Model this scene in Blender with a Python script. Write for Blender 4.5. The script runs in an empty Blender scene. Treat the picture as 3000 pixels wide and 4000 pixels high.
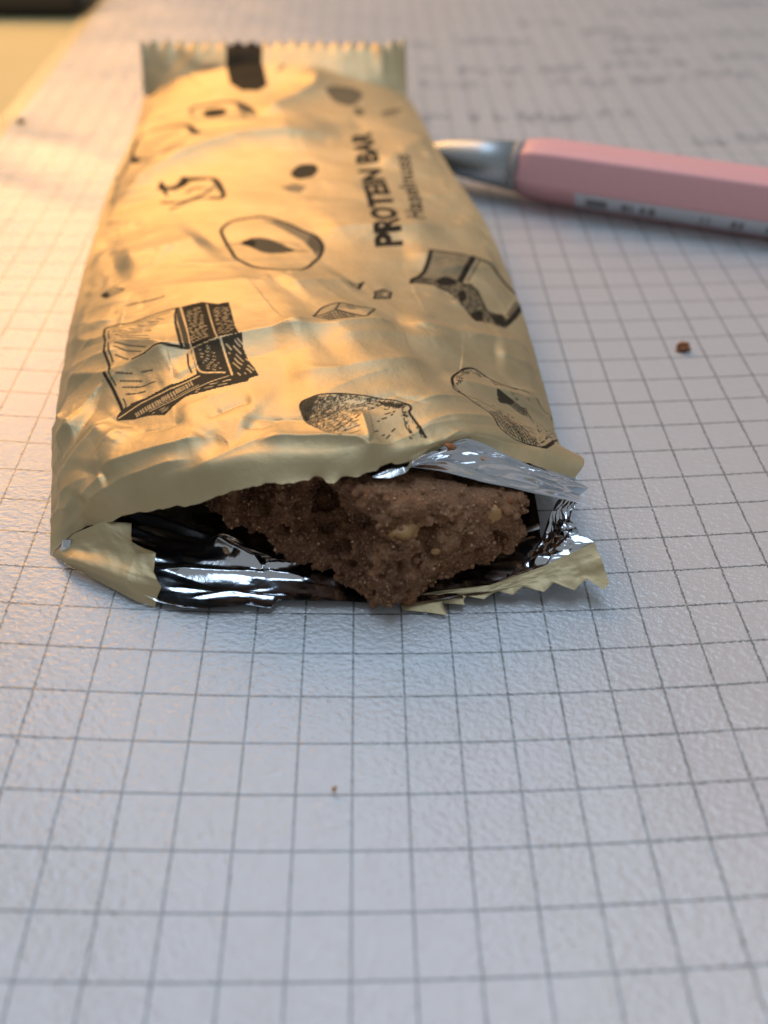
import bpy, bmesh, math, random
import numpy as np

# ------------------------------------------------------------------ camera, light, exposure
# All building is done in millimetres and scaled to metres (MM) when meshes are made.
MM = 0.001
sc = bpy.context.scene
cam_d = bpy.data.cameras.new("camera"); cam = bpy.data.objects.new("camera", cam_d)
sc.collection.objects.link(cam); sc.camera = cam
cam_d.sensor_fit = 'HORIZONTAL'; cam_d.sensor_width = 36.0
cam_d.lens = 36.0 * 3319.2 / 3000.0
cam_d.clip_start = 0.005; cam_d.clip_end = 20.0
cam.location = (0, 0, 71.05 * MM)
cam.rotation_euler = (math.radians(90 - 45.318), 0, 0)
cam_d.dof.use_dof = True
cam_d.dof.focus_distance = 93.0 * MM
cam_d.dof.aperture_fstop = 19.5

world = bpy.data.worlds.new("World"); sc.world = world; world.use_nodes = True
bg = world.node_tree.nodes["Background"]
bg.inputs[0].default_value = (0.86, 0.93, 1.0, 1); bg.inputs[1].default_value = 0.25

def area(name, loc, target, size, size_y, power, color, shape='RECTANGLE'):
    d = bpy.data.lights.new(name, 'AREA'); d.shape = shape; d.size = size; d.size_y = size_y
    d.energy = power; d.color = color
    o = bpy.data.objects.new(name, d); sc.collection.objects.link(o)
    o.location = loc
    v = [target[i] - loc[i] for i in range(3)]
    import mathutils
    o.rotation_euler = mathutils.Vector(v).to_track_quat('-Z', 'Y').to_euler()
    return o
# warm desk lamp behind the bar to the left, cool daylight window high behind the desk
area("desk_lamp", (-0.17, 0.46, 0.26), (-0.01, 0.13, 0.0), 0.30, 0.30, 1.4, (1.0, 0.505, 0.14), 'DISK')
area("window_daylight", (-0.02, 0.42, 1.22), (0.0, 0.06, 0.0), 0.55, 1.15, 6.2, (0.57, 0.76, 1.0))

sc.render.engine = 'CYCLES'
sc.cycles.use_denoising = True
sc.cycles.max_bounces = 10
sc.cycles.caustics_reflective = False
sc.cycles.sample_clamp_indirect = 4.0
sc.view_settings.view_transform = 'Standard'
sc.view_settings.look = 'None'
sc.view_settings.exposure = 0.0
sc.view_settings.gamma = 1.0

random.seed(7); RNG = np.random.default_rng(11)
COL = sc.collection
# ------------------------------------------------------------------ helpers
def tag(o, label=None, cat=None, group=None, kind=None):
    if label: o["label"] = label
    if cat: o["category"] = cat
    if group: o["group"] = group
    if kind: o["kind"] = kind
    return o

def empty(name, loc_mm=(0, 0, 0)):
    o = bpy.data.objects.new(name, None); COL.objects.link(o)
    o.empty_display_size = 0.01
    o.location = [c * MM for c in loc_mm]
    return o

def link(name, me, mat, parent=None):
    o = bpy.data.objects.new(name, me); COL.objects.link(o)
    me.materials.append(mat)
    if parent:
        o.parent = parent
        o.matrix_parent_inverse = parent.matrix_basis.inverted()
    return o

def raw_mesh(name, V, quads=None, tris=None, smooth=True):
    """V in mm; quads (n,4) and tris (n,3) integer arrays."""
    me = bpy.data.meshes.new(name)
    V = np.asarray(V, dtype=np.float64).reshape(-1, 3)
    nq = 0 if quads is None else len(quads); nt = 0 if tris is None else len(tris)
    me.vertices.add(len(V)); me.vertices.foreach_set("co", (V * MM).astype(np.float32).ravel())
    me.loops.add(nq * 4 + nt * 3); me.polygons.add(nq + nt)
    li = np.concatenate([np.asarray(a).ravel() for a in (quads, tris) if a is not None]).astype(np.int32)
    st = np.concatenate([np.arange(nq) * 4, nq * 4 + np.arange(nt) * 3]).astype(np.int32)
    me.loops.foreach_set("vertex_index", li)
    me.polygons.foreach_set("loop_start", st)
    me.polygons.foreach_set("use_smooth", np.full(nq + nt, smooth, dtype=bool))
    me.update(calc_edges=True); me.validate()
    return me

def grid_quads(nv, nu, wrap=False, flip=False):
    i = np.arange(nv - 1)[:, None]; j = np.arange(nu if wrap else nu - 1)[None, :]
    a = i * nu + j; b = i * nu + (j + 1) % nu; c = (i + 1) * nu + (j + 1) % nu; d = (i + 1) * nu + j
    q = np.stack([a, b, c, d], -1).reshape(-1, 4)
    return q[:, ::-1] if flip else q

def grid_obj(name, P, mat, parent=None, wrap=False, flip=False, attrs=None):
    nv, nu = P.shape[:2]
    me = raw_mesh(name, P, quads=grid_quads(nv, nu, wrap, flip))
    for k, a in (attrs or {}).items():
        at = me.attributes.new(k, 'FLOAT', 'POINT'); at.data.foreach_set("value", a.astype(np.float32).ravel())
    return link(name, me, mat, parent)

def pchip(x, Y, xq):
    """monotone cubic through (x, Y[n,...]) evaluated at xq"""
    x = np.asarray(x, float); Y = np.asarray(Y, float); xq = np.clip(np.asarray(xq, float), x[0], x[-1])
    h = np.diff(x); sh = (-1,) + (1,) * (Y.ndim - 1)
    d = np.diff(Y, axis=0) / h.reshape(sh)
    m = np.zeros_like(Y)
    m[0], m[-1] = d[0], d[-1]
    if len(x) > 2:
        w1 = (2 * h[1:] + h[:-1]).reshape(sh); w2 = (h[1:] + 2 * h[:-1]).reshape(sh)
        with np.errstate(divide='ignore', invalid='ignore'):
            hm = (w1 + w2) / (w1 / d[:-1] + w2 / d[1:])
        m[1:-1] = np.where(d[:-1] * d[1:] > 0, np.nan_to_num(hm), 0)
    i = np.clip(np.searchsorted(x, xq, side='right') - 1, 0, len(x) - 2)
    sq = (-1,) + (1,) * (Y.ndim - 1)
    t = ((xq - x[i]) / h[i]).reshape(sq); hh = h[i].reshape(sq)
    return ((1 + 2 * t) * (1 - t) ** 2 * Y[i] + t * (1 - t) ** 2 * hh * m[i] + t * t * (3 - 2 * t) * Y[i + 1] + t * t * (t - 1) * hh * m[i + 1])

def lerp_poly(pts, tq):
    """straight polyline by arc length, tq in 0..1 (keeps zigzags sharp)"""
    p = np.asarray(pts, float); L = np.r_[0, np.cumsum(np.linalg.norm(np.diff(p, axis=0), axis=1))]; L /= L[-1]
    return np.stack([np.interp(tq, L, p[:, k]) for k in range(p.shape[1])], -1)

def coons(bot, top, left, right, nu, nv):
    """patch between four 3-D polylines; bot/top run left to right, left/right run bottom to top"""
    u = np.linspace(0, 1, nu); v = np.linspace(0, 1, nv)
    B, T, L, R = lerp_poly(bot, u), lerp_poly(top, u), lerp_poly(left, v), lerp_poly(right, v)
    U = u[None, :, None]; V = v[:, None, None]
    S = (1 - V) * B[None] + V * T[None] + (1 - U) * L[:, None] + U * R[:, None]
    S -= (1 - U) * (1 - V) * B[0] + U * (1 - V) * B[-1] + (1 - U) * V * T[0] + U * V * T[-1]
    return S

def stk(arrs, axis=-1):
    return np.stack(np.broadcast_arrays(*arrs), axis)

def _hash(ix, iy, iz, seed):
    n = (ix.astype(np.int64) * 374761393 + iy.astype(np.int64) * 668265263 + iz.astype(np.int64) * 2147483647 + seed * 1274126177) & 0xffffffff
    n = ((n ^ (n >> 13)) * 1274126177) & 0xffffffff
    n = ((n ^ (n >> 16)) * 2246822519) & 0xffffffff
    return ((n ^ (n >> 15)) & 0xffffff) / float(0xffffff)

def vnoise(p, seed=0):
    """smooth value noise, p (...,3) -> -1..1"""
    f = np.floor(p); t = p - f; t = t * t * t * (t * (t * 6 - 15) + 10); f = f.astype(np.int64)
    r = 0
    for dx in (0, 1):
        for dy in (0, 1):
            for dz in (0, 1):
                w = (t[..., 0] if dx else 1 - t[..., 0]) * (t[..., 1] if dy else 1 - t[..., 1]) * (t[..., 2] if dz else 1 - t[..., 2])
                r = r + w * _hash(f[..., 0] + dx, f[..., 1] + dy, f[..., 2] + dz, seed)
    return r * 2 - 1

def fbm(p, octaves=4, seed=0, gain=0.5):
    a, s, r = 1.0, 1.0, 0
    for o in range(octaves):
        r = r + a * vnoise(p * s + 17.3 * o, seed + o); a *= gain; s *= 2.03
    return r

def cells(p, seed=0, jitter=1.0):
    """distance to nearest and second nearest of one jittered point per unit cell (2-D p)"""
    f = np.floor(p).astype(np.int64); d1 = np.full(p.shape[:-1], 9.0); d2 = d1.copy(); hid = np.zeros(p.shape[:-1])
    z = np.zeros_like(f[..., 0])
    for dx in (-1, 0, 1):
        for dy in (-1, 0, 1):
            cx, cy = f[..., 0] + dx, f[..., 1] + dy
            px = cx + .5 + jitter * (_hash(cx, cy, z, seed) - .5); py = cy + .5 + jitter * (_hash(cx, cy, z + 1, seed) - .5)
            d = np.hypot(p[..., 0] - px, p[..., 1] - py)
            n = d < d1
            d2 = np.where(n, d1, np.minimum(d2, d)); hid = np.where(n, _hash(cx, cy, z + 2, seed), hid); d1 = np.where(n, d, d1)
    return d1, d2, hid

def grid_normals(P):
    du = np.gradient(P, axis=1); dv = np.gradient(P, axis=0)
    n = np.cross(du, dv); n /= np.linalg.norm(n, axis=-1, keepdims=True) + 1e-12
    return n

# ------------------------------------------------------------------ material helper
class NT:
    def __init__(self, name):
        self.m = bpy.data.materials.new(name); self.m.use_nodes = True
        self.t = self.m.node_tree; self.b = self.t.nodes["Principled BSDF"]; self.out = self.t.nodes["Material Output"]
    def n(self, typ, **kw):
        nd = self.t.nodes.new(typ)
        for k, v in kw.items(): setattr(nd, k, v)
        return nd
    def l(self, a, b): self.t.links.new(a, b)
    def val(self, sock, v):
        if hasattr(v, "is_linked") or hasattr(v, "links"): self.l(v, sock)
        else: sock.default_value = v
    def math(self, op, a, b=0.0, c=None, clamp=False):
        nd = self.n("ShaderNodeMath", operation=op); nd.use_clamp = clamp
        self.val(nd.inputs[0], a); self.val(nd.inputs[1], b)
        if c is not None: self.val(nd.inputs[2], c)
        return nd.outputs[0]
    def coord(self, scale=1.0):
        tc = self.n("ShaderNodeTexCoord"); vm = self.n("ShaderNodeVectorMath", operation='SCALE')
        self.l(tc.outputs["Object"], vm.inputs[0]); vm.inputs[3].default_value = scale
        return vm.outputs[0]
    def noise(self, vec, scale, detail=3.0, rough=0.5, out="Fac"):
        nd = self.n("ShaderNodeTexNoise"); self.l(vec, nd.inputs["Vector"])
        nd.inputs["Scale"].default_value = scale; nd.inputs["Detail"].default_value = detail; nd.inputs["Roughness"].default_value = rough
        return nd.outputs[out]
    def ramp(self, fac, stops):
        nd = self.n("ShaderNodeValToRGB"); self.l(fac, nd.inputs[0]); e = nd.color_ramp.elements
        while len(e) < len(stops): e.new(0.5)
        for i, (p, c) in enumerate(stops):
            e[i].position = p; e[i].color = (c, c, c, 1) if isinstance(c, (int, float)) else (*c, 1)
        return nd.outputs[0]
    def mix(self, fac, a, b):
        nd = self.n("ShaderNodeMix", data_type='RGBA'); self.val(nd.inputs[0], fac)
        for s, v in ((nd.inputs[6], a), (nd.inputs[7], b)):
            if isinstance(v, tuple): s.default_value = (*v, 1)
            else: self.l(v, s)
        return nd.outputs[2]
    def bump(self, h, strength=0.3, dist=0.0002, normal=None):
        nd = self.n("ShaderNodeBump"); self.l(h, nd.inputs["Height"]); nd.inputs["Strength"].default_value = strength; nd.inputs["Distance"].default_value = dist
        if normal: self.l(normal, nd.inputs["Normal"])
        return nd.outputs[0]
    def set(self, **kw):
        for k, v in kw.items():
            s = self.b.inputs[k.replace("_", " ")]
            if isinstance(v, tuple): s.default_value = (*v, 1) if len(v) == 3 else v
            else: self.val(s, v)
        return self
# ------------------------------------------------------------------ materials (object coordinates are metres; coord(1000) = mm)
def mat_gold():
    t = NT("gold_film"); c = t.coord(1000)
    ink = t.n("ShaderNodeAttribute", attribute_name="ink").outputs["Fac"]
    n1 = t.noise(c, 0.25, 3); n2 = t.noise(c, 9.0, 2)
    base = t.mix(t.ramp(n1, [(0.3, 0.0), (0.7, 1.0)]), (0.58, 0.455, 0.25), (0.64, 0.51, 0.295))
    inkc = t.math('MULTIPLY', ink, 0.96, clamp=True)
    t.set(Base_Color=t.mix(inkc, base, (0.010, 0.009, 0.008)), Metallic=t.math('SUBTRACT', 0.74, t.math('MULTIPLY', ink, 0.82), clamp=True),
          Roughness=t.math('ADD', t.math('MULTIPLY', ink, 0.12), t.math('ADD', t.math('MULTIPLY', n2, 0.10), 0.485)))
    t.set(Normal=t.bump(t.noise(c, 0.8, 4, 0.6), 0.16, 0.0004, t.bump(n2, 0.10, 0.00008)), Specular_IOR_Level=t.math('SUBTRACT', 0.5, t.math('MULTIPLY', ink, 0.42)))
    return t.m
def mat_foil(name="silver_foil", rough=0.13):
    t = NT(name); c = t.coord(1000); n = t.noise(c, 1.6, 4); n2 = t.noise(c, 0.5, 2)
    t.set(Base_Color=(0.80, 0.82, 0.85), Metallic=1.0, Roughness=t.math('ADD', t.math('MULTIPLY', n2, 0.16), rough - 0.05))
    t.set(Normal=t.bump(n, 0.22, 0.00012))
    return t.m
def mat_paper():
    t = NT("grid_paper"); c = t.coord(1000)
    # ruled 5 mm squares; the lines look ragged where the embossed sleeve lifts off the sheet
    sep = t.n("ShaderNodeSeparateXYZ"); t.l(c, sep.inputs[0])
    wob = t.n("ShaderNodeTexNoise"); t.l(c, wob.inputs["Vector"]); wob.inputs["Scale"].default_value = 2.6; wob.inputs["Detail"].default_value = 2.0
    ws = t.n("ShaderNodeSeparateXYZ"); t.l(wob.outputs["Color"], ws.inputs[0])
    lift = t.n("ShaderNodeAttribute", attribute_name="lift").outputs["Fac"]
    amp = t.math('ADD', t.math('MULTIPLY', lift, 0.34), 0.03)
    lines = []
    for k in (0, 1):
        d = t.math('MULTIPLY', t.math('SUBTRACT', ws.outputs[k], 0.5), amp)
        p = t.math('DIVIDE', t.math('ADD', sep.outputs[k], d), 5.0)
        f = t.math('ABSOLUTE', t.math('SUBTRACT', p, t.math('ROUND', p)))        # distance to line / 5 mm
        g = t.n("ShaderNodeMapRange", interpolation_type='SMOOTHSTEP'); t.l(f, g.inputs[0])
        g.inputs[1].default_value = 0.013; g.inputs[2].default_value = 0.030; g.inputs[3].default_value = 1.0; g.inputs[4].default_value = 0.0
        lines.append(g.outputs[0])
    ln = t.math('MAXIMUM', lines[0], lines[1])
    rag = t.ramp(t.noise(c, 3.2, 2), [(0.30, 0.62), (0.62, 1.0)])
    ln = t.math('MULTIPLY', t.math('MULTIPLY', ln, rag), 0.97)
    ink = t.n("ShaderNodeAttribute", attribute_name="ink").outputs["Fac"]
    mott = t.noise(c, 0.9, 4)
    base = t.mix(mott, (0.72, 0.72, 0.735), (0.79, 0.785, 0.785))
    col = t.mix(ln, base, (0.15, 0.155, 0.15))
    col = t.mix(t.math('MULTIPLY', ink, 0.62), col, (0.12, 0.12, 0.16))
    t.set(Base_Color=col, Roughness=0.75, Specular_IOR_Level=0.2)
    return t.m
def mat_sleeve():
    t = NT("plastic_sleeve_film"); c = t.coord(1000)
    # embossed "orange peel" film: a see-through layer with a bumpy glossy reflection
    sepw = t.n("ShaderNodeMapping"); t.l(c, sepw.inputs[0]); sepw.inputs["Rotation"].default_value = (0, 0, 0.5); sepw.inputs["Scale"].default_value = (1.0, 1.5, 1.0)
    n = t.noise(sepw.outputs[0], 1.45, 2, 0.55); n2 = t.noise(c, 4.0, 2)
    h = t.math('ADD', n, t.math('MULTIPLY', n2, 0.12))
    nor = t.bump(h, 0.75, 0.00016)
    lw = t.n("ShaderNodeLayerWeight"); lw.inputs["Blend"].default_value = 0.5; t.l(nor, lw.inputs["Normal"])
    fr = t.math('ADD', t.math('MULTIPLY', t.math('POWER', lw.outputs["Facing"], 3.6), 0.95), 0.075)      # Schlick, same from both sides of the film
    gl = t.n("ShaderNodeBsdfGlossy"); gl.inputs["Roughness"].default_value = 0.21; t.l(nor, gl.inputs["Normal"]); gl.inputs["Color"].default_value = (1, 1, 1, 1)
    tr = t.n("ShaderNodeBsdfTransparent"); tr.inputs["Color"].default_value = (0.97, 0.97, 0.97, 1)
    mx = t.n("ShaderNodeMixShader"); t.l(t.math('MULTIPLY', fr, 1.0, clamp=True), mx.inputs[0]); t.l(tr.outputs[0], mx.inputs[1]); t.l(gl.outputs[0], mx.inputs[2])
    t.l(mx.outputs[0], t.out.inputs["Surface"])
    return t.m
def mat_bar():
    t = NT("cocoa_bar"); c = t.coord(1000)
    n = t.noise(c, 0.32, 6, 0.7); n2 = t.noise(c, 3.5, 4, 0.6); v = t.n("ShaderNodeTexVoronoi"); t.l(c, v.inputs["Vector"]); v.inputs["Scale"].default_value = 1.1
    col = t.mix(t.ramp(n, [(0.32, 0.0), (0.68, 1.0)]), (0.095, 0.036, 0.016), (0.40, 0.190, 0.088))
    sx = t.n('ShaderNodeSeparateXYZ'); t.l(c, sx.inputs[0])
    sidef = t.ramp(t.math('ADD', t.math('MULTIPLY', sx.outputs[0], 0.06), t.math('ADD', t.math('MULTIPLY', t.math('SUBTRACT', n, 0.5), 0.9), 0.5)), [(0.40, 0.0), (0.62, 1.0)])
    col = t.mix(t.math('MULTIPLY', sidef, 0.55), col, (0.40, 0.205, 0.105))
    col = t.mix(t.ramp(n2, [(0.56, 0.0), (0.74, 0.7)]), col, (0.80, 0.53, 0.32))
    col = t.mix(t.ramp(n2, [(0.26, 0.75), (0.42, 0.0)]), col, (0.055, 0.024, 0.013))
    col = t.mix(t.ramp(v.outputs["Distance"], [(0.05, 0.7), (0.16, 0.0)]), col, (0.22, 0.075, 0.03))
    t.set(Base_Color=col, Roughness=0.62, Specular_IOR_Level=0.35, Subsurface_Weight=0.0)
    t.set(Normal=t.bump(t.noise(c, 4.5, 5, 0.7), 0.8, 0.0003))
    return t.m
def mat_plain(name, col, rough=0.5, metal=0.0, var=0.12, scale=1.0, bump=0.0, **kw):
    t = NT(name); c = t.coord(1000); n = t.noise(c, scale, 4)
    lo = tuple(x * (1 - var) for x in col); hi = tuple(min(1, x * (1 + var)) for x in col)
    t.set(Base_Color=t.mix(n, lo, hi), Roughness=rough, Metallic=metal)
    if bump: t.set(Normal=t.bump(t.noise(c, scale * 3, 4), bump, 0.0002))
    t.set(**kw)
    return t.m
GOLD = mat_gold(); FOIL = mat_foil(); PAPER = mat_paper(); SLEEVE = mat_sleeve(); BAR = mat_bar()
NUT = mat_plain("hazelnut_flesh", (0.46, 0.25, 0.095), 0.5, var=0.6, scale=0.8, bump=0.4)
CRUMB = mat_plain("bar_crumb", (0.30, 0.115, 0.04), 0.6, var=0.5, scale=1.5, bump=0.5)
GRAIN = mat_plain("pale_grain", (0.52, 0.31, 0.17), 0.55, var=0.6, scale=0.7)
PINK = mat_plain("pink_lacquer", (0.90, 0.48, 0.49), 0.45, var=0.05)
STEEL = mat_plain("brushed_steel", (0.50, 0.53, 0.54), 0.45, 0.9, var=0.08)
DARKRING = mat_plain("dark_ring", (0.40, 0.39, 0.38), 0.5)
TABLE = mat_plain("varnished_table", (0.66, 0.54, 0.26), 0.5, var=0.10, scale=0.03)
DARK = mat_plain("dark_plastic", (0.035, 0.033, 0.03), 0.45)
def mat_sticker():
    t = NT("sticker_paper"); ink = t.n("ShaderNodeAttribute", attribute_name="ink").outputs["Fac"]
    n = t.noise(t.coord(1000), 0.6, 2)
    t.set(Base_Color=t.mix(t.math('MULTIPLY', ink, 0.72), t.mix(n, (0.80, 0.80, 0.86), (0.86, 0.86, 0.90)), (0.06, 0.06, 0.07)), Roughness=0.5)
    return t.m
STICKER = mat_sticker()
# ------------------------------------------------------------------ measured control points (mm)
PTS = {
    'row_edge': [[-35.76,60.74,3.15],[-33.02,62.65,4.73],[-25.32,61.58,8.51],[-18.6,60.77,10.99],[-13.74,60.69,12.68],[-8.24,61.53,13.4],[-3.64,61.38,13.42],[-1.36,62.34,13.66],[1.89,63.83,13.48],[4.77,65.65,13.44],[8.24,67.59,13.21],[11.24,67.59,12.0],[15.25,66.98,10.52],[20.48,67.19,8.1]],
    'row_ridge': [[-36.08,63.16,4.05],[-32.86,63.51,6.2],[-25.26,63.3,10.5],[-17.62,63.42,13.92],[-12.47,64.04,14.92],[-5.98,63.83,14.92],[-1.37,64.42,14.77],[3.32,65.6,14.36],[8.21,67.85,13.81],[11.31,69.2,12.8],[15.05,70.01,11.01],[19.04,70.16,9.56],[22.01,69.69,8.61]],
    'row_back': [[-36.82,66.91,4.57],[-31.74,68.69,8.83],[-26.13,68.63,11.54],[-18.39,68.78,13.98],[-13.04,69.24,14.66],[-6.27,69.4,14.65],[1.0,70.26,14.33],[8.57,72.52,13.02],[14.19,75.2,10.0],[17.77,76.14,7.52],[20.72,76.54,5.05]],
    'rows': [([-40.4,83.11,5.42],[20.6,83.86,4.83],9.0),([-41.85,92.41,5.75],[20.29,93.46,5.01],7.8),([-43.54,103.33,5.85],[19.62,104.04,5.4],5.8),([-45.14,116.23,5.75],[18.2,115.41,6.21],4.0),([-46.77,131.69,5.43],[16.17,128.46,7.04],2.9),([-48.16,149.37,4.94],[12.38,143.61,7.49],2.4),([-49.01,167.77,4.59],[8.72,161.95,7.15],2.6),([-50.33,181.91,4.16],[6.59,178.21,5.98],3.8),([-51.85,192.54,3.82],[4.95,189.19,4.99],5.2)],
    'foil_lip_top': [[-1.37,62.73,13.36],[1.9,64.12,13.29],[4.79,65.95,13.24],[8.27,67.9,13.01],[11.27,67.78,11.9],[15.28,67.16,10.42],[20.61,67.3,8.0]],
    'foil_lip_bot': [[-1.14,62.91,12.75],[1.91,64.22,12.89],[5.7,64.06,12.33],[9.96,63.35,11.5],[15.54,64.07,9.23],[21.08,65.23,6.73]],
    'corner_left': [[-35.59,60.71,3.03],[-34.11,60.98,4.57],[-32.66,61.37,5.81]],
    'corner_top': [[-32.66,61.37,5.81],[-29.41,62.1,6.88],[-26.51,61.89,6.81]],
    'corner_right': [[-23.62,54.66,1.79],[-23.33,55.44,2.86],[-22.8,56.23,3.91],[-23.26,56.81,4.55],[-23.7,57.56,4.99],[-23.68,58.35,5.38],[-23.7,59.24,5.68],[-24.83,59.08,6.08],[-25.95,58.91,6.48],[-26.3,60.33,6.7],[-26.51,61.89,6.81]],
    'corner_bot': [[-35.59,60.71,3.03],[-32.37,59.03,2.7],[-28.55,56.92,2.33],[-25.38,55.26,1.94],[-23.62,54.66,1.79]],
    'strip_bot': [[1.96,55.26,0.55],[3.99,55.04,0.52],[6.23,54.42,0.7],[5.63,55.6,1.21],[7.82,55.52,1.0],[7.61,56.44,1.4],[9.92,56.04,1.2],[11.33,56.67,1.81],[13.18,56.46,1.53],[14.38,57.0,2.24],[16.53,56.52,1.99],[17.59,57.18,2.71],[19.7,56.46,2.37],[21.01,57.33,3.2],[22.76,56.18,2.78],[23.37,56.77,3.19]],
    'strip_top': [[1.01,56.9,0.68],[5.04,57.46,0.92],[11.2,57.78,1.61],[16.72,59.1,3.07],[20.05,60.06,4.34],[22.16,60.67,5.2]],
    'web_left': [[10.93,58.32,0.8],[13.97,60.92,0.82],[16.45,63.17,1.05],[17.73,64.8,1.86],[18.5,66.24,4.07],[19.03,66.25,6.08]],
    'web_right': [[22.19,60.76,5.1],[20.74,61.73,5.35],[20.48,62.83,5.33],[19.95,63.64,5.71],[20.26,64.43,6.11],[20.87,65.22,6.52]],
    'web_bot': [[10.93,58.32,0.8],[13.65,58.66,1.63],[16.75,59.19,2.97],[20.08,60.15,4.24],[22.19,60.76,5.1]],
    'web_top': [[19.03,66.25,6.08],[19.87,65.78,6.4],[20.87,65.22,6.52]],
    'lining_front': [[-24.2,55.64,2.24],[-23.16,54.9,1.95],[-20.48,54.3,1.63],[-18.6,54.29,1.48],[-15.78,54.61,1.39],[-13.92,54.94,1.27],[-12.38,54.73,1.08],[-11.61,54.7,1.04],[-10.82,55.69,1.1],[-9.19,55.76,1.02],[-6.77,55.72,0.91],[-4.83,55.84,0.84],[-1.43,55.62,0.73],[2.45,55.56,0.65],[6.37,56.38,0.71],[9.81,56.95,1.0]],
}
SEAL = {'x0': -52.3, 'x1': 4.7, 'y0': 199.5, 'y1': 199.0, 'z0': 12.8, 'z1': 12.8}
CRINKLE = 0.10
HANDWRITING = [(14.2, 135.7, 6.6, 4.2, 0.85), (24.6, 135.7, 1.9, 4.2, 0.89), (29.8, 135.7, 1.9, 4.2, 0.85), (34.9, 135.0, 14.1, 4.2, 0.99), (52.3, 137.2, 3.8, 4.2, 0.78), (58.4, 137.1, 2.8, 4.2, 0.89), (14.2, 155.4, 3.0, 4.2, 0.95), (18.3, 155.2, 10.1, 4.2, 0.78), (34.0, 155.4, 3.5, 4.2, 0.86), (45.8, 156.7, 4.1, 4.2, 0.85), (51.9, 156.3, 8.6, 4.2, 0.79), (64.5, 158.0, 9.2, 4.2, 0.96), (76.4, 158.1, 2.0, 4.2, 0.76), (81.3, 160.9, 13.8, 4.2, 0.85), (15.2, 165.0, 4.2, 4.2, 0.87), (24.0, 164.2, 8.4, 4.2, 0.93), (34.0, 164.1, 5.7, 4.2, 0.99), (44.2, 166.3, 10.5, 4.2, 0.87), (60.3, 167.6, 2.6, 4.2, 0.89), (63.6, 168.3, 8.5, 4.2, 0.78), (76.2, 169.5, 4.8, 4.2, 0.84), (88.6, 173.6, 13.9, 4.2, 0.82), (64.8, 178.7, 13.1, 4.2, 0.85), (13.4, 184.3, 5.6, 4.2, 0.79), (25.8, 186.6, 19.1, 4.2, 0.79), (66.2, 188.5, 20.9, 4.2, 0.82), (91.5, 191.4, 17.0, 4.2, 0.83), (60.0, 194.6, 11.5, 4.2, 0.96), (50.9, 203.2, 7.1, 4.2, 0.77), (43.5, 201.4, 3.5, 4.2, 0.85), (69.0, 210.4, 6.1, 4.2, 0.8), (78.7, 210.6, 14.5, 4.2, 0.87), (98.0, 218.5, 19.7, 4.2, 0.85), (69.6, 120.8, 7.0, 3.4, 0.87), (78.2, 122.6, 7.0, 3.4, 0.85)]
LINING_FOLDS = [(-24,59.6,-8,59.2,.55,.4),(-19,64,-13,60,1.5,.8),(-13,60,-9,61,1.0,.6),(-23,57.2,-10,56.4,.16,.35),(-20,56.0,-12,57.6,.14,.3)]
NUTS = [(2.4, 9.5, 1.25, (1.35,.7,.75), .3, 3, NUT), (11.2, 9.2, 1.05, (1.1,.7,1.1), -.4, 5, NUT), (5.5, 6.2, .55, (1.2,.8,.8), .1, 8, NUT), (-5.0, 1.8, .55, (1,1,1), 0, 12, CRUMB), (2.6, 1.3, .6, (1.2,1,.8), 0, 13, CRUMB), (6.2, 3.4, .45, (.7,1,1.2), 0, 14, CRUMB), (14.2, 4.2, .4, (1,1,1), 0, 15, CRUMB), (13.0, 9.6, .4, (1,1,1), 0, 16, CRUMB)]
PENAX = ((24.8,152.6,5.6),(64.7,137.2,6.0))
STICK = (-60, -8)
CRUMBS = [((42.96,102.85,.95), .78, 3, "reddish brown crumb lying on the squared paper right of the wrapper", CRUMB),
          ((-76.8,185.0,1.5), .7, 5, "dark crumb on the left edge of the sleeve beside the table", DARK),
          ((-4.4,35.3,.7), .2, 7, "tiny pale flake on the paper in front of the bar", NUT),
          ((-16.9,61.2,3.4), .33, 11, "small tan crumb on the silver foil lining left of the bar", GRAIN),
          ((6.8,65.6,14.2), .36, 12, "small brown crumb caught on the torn silver foil lip", CRUMB),
          ((10.2,65.2,12.9), .22, 14, "tiny tan crumb lower down on the torn silver foil lip", GRAIN)]
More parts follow.
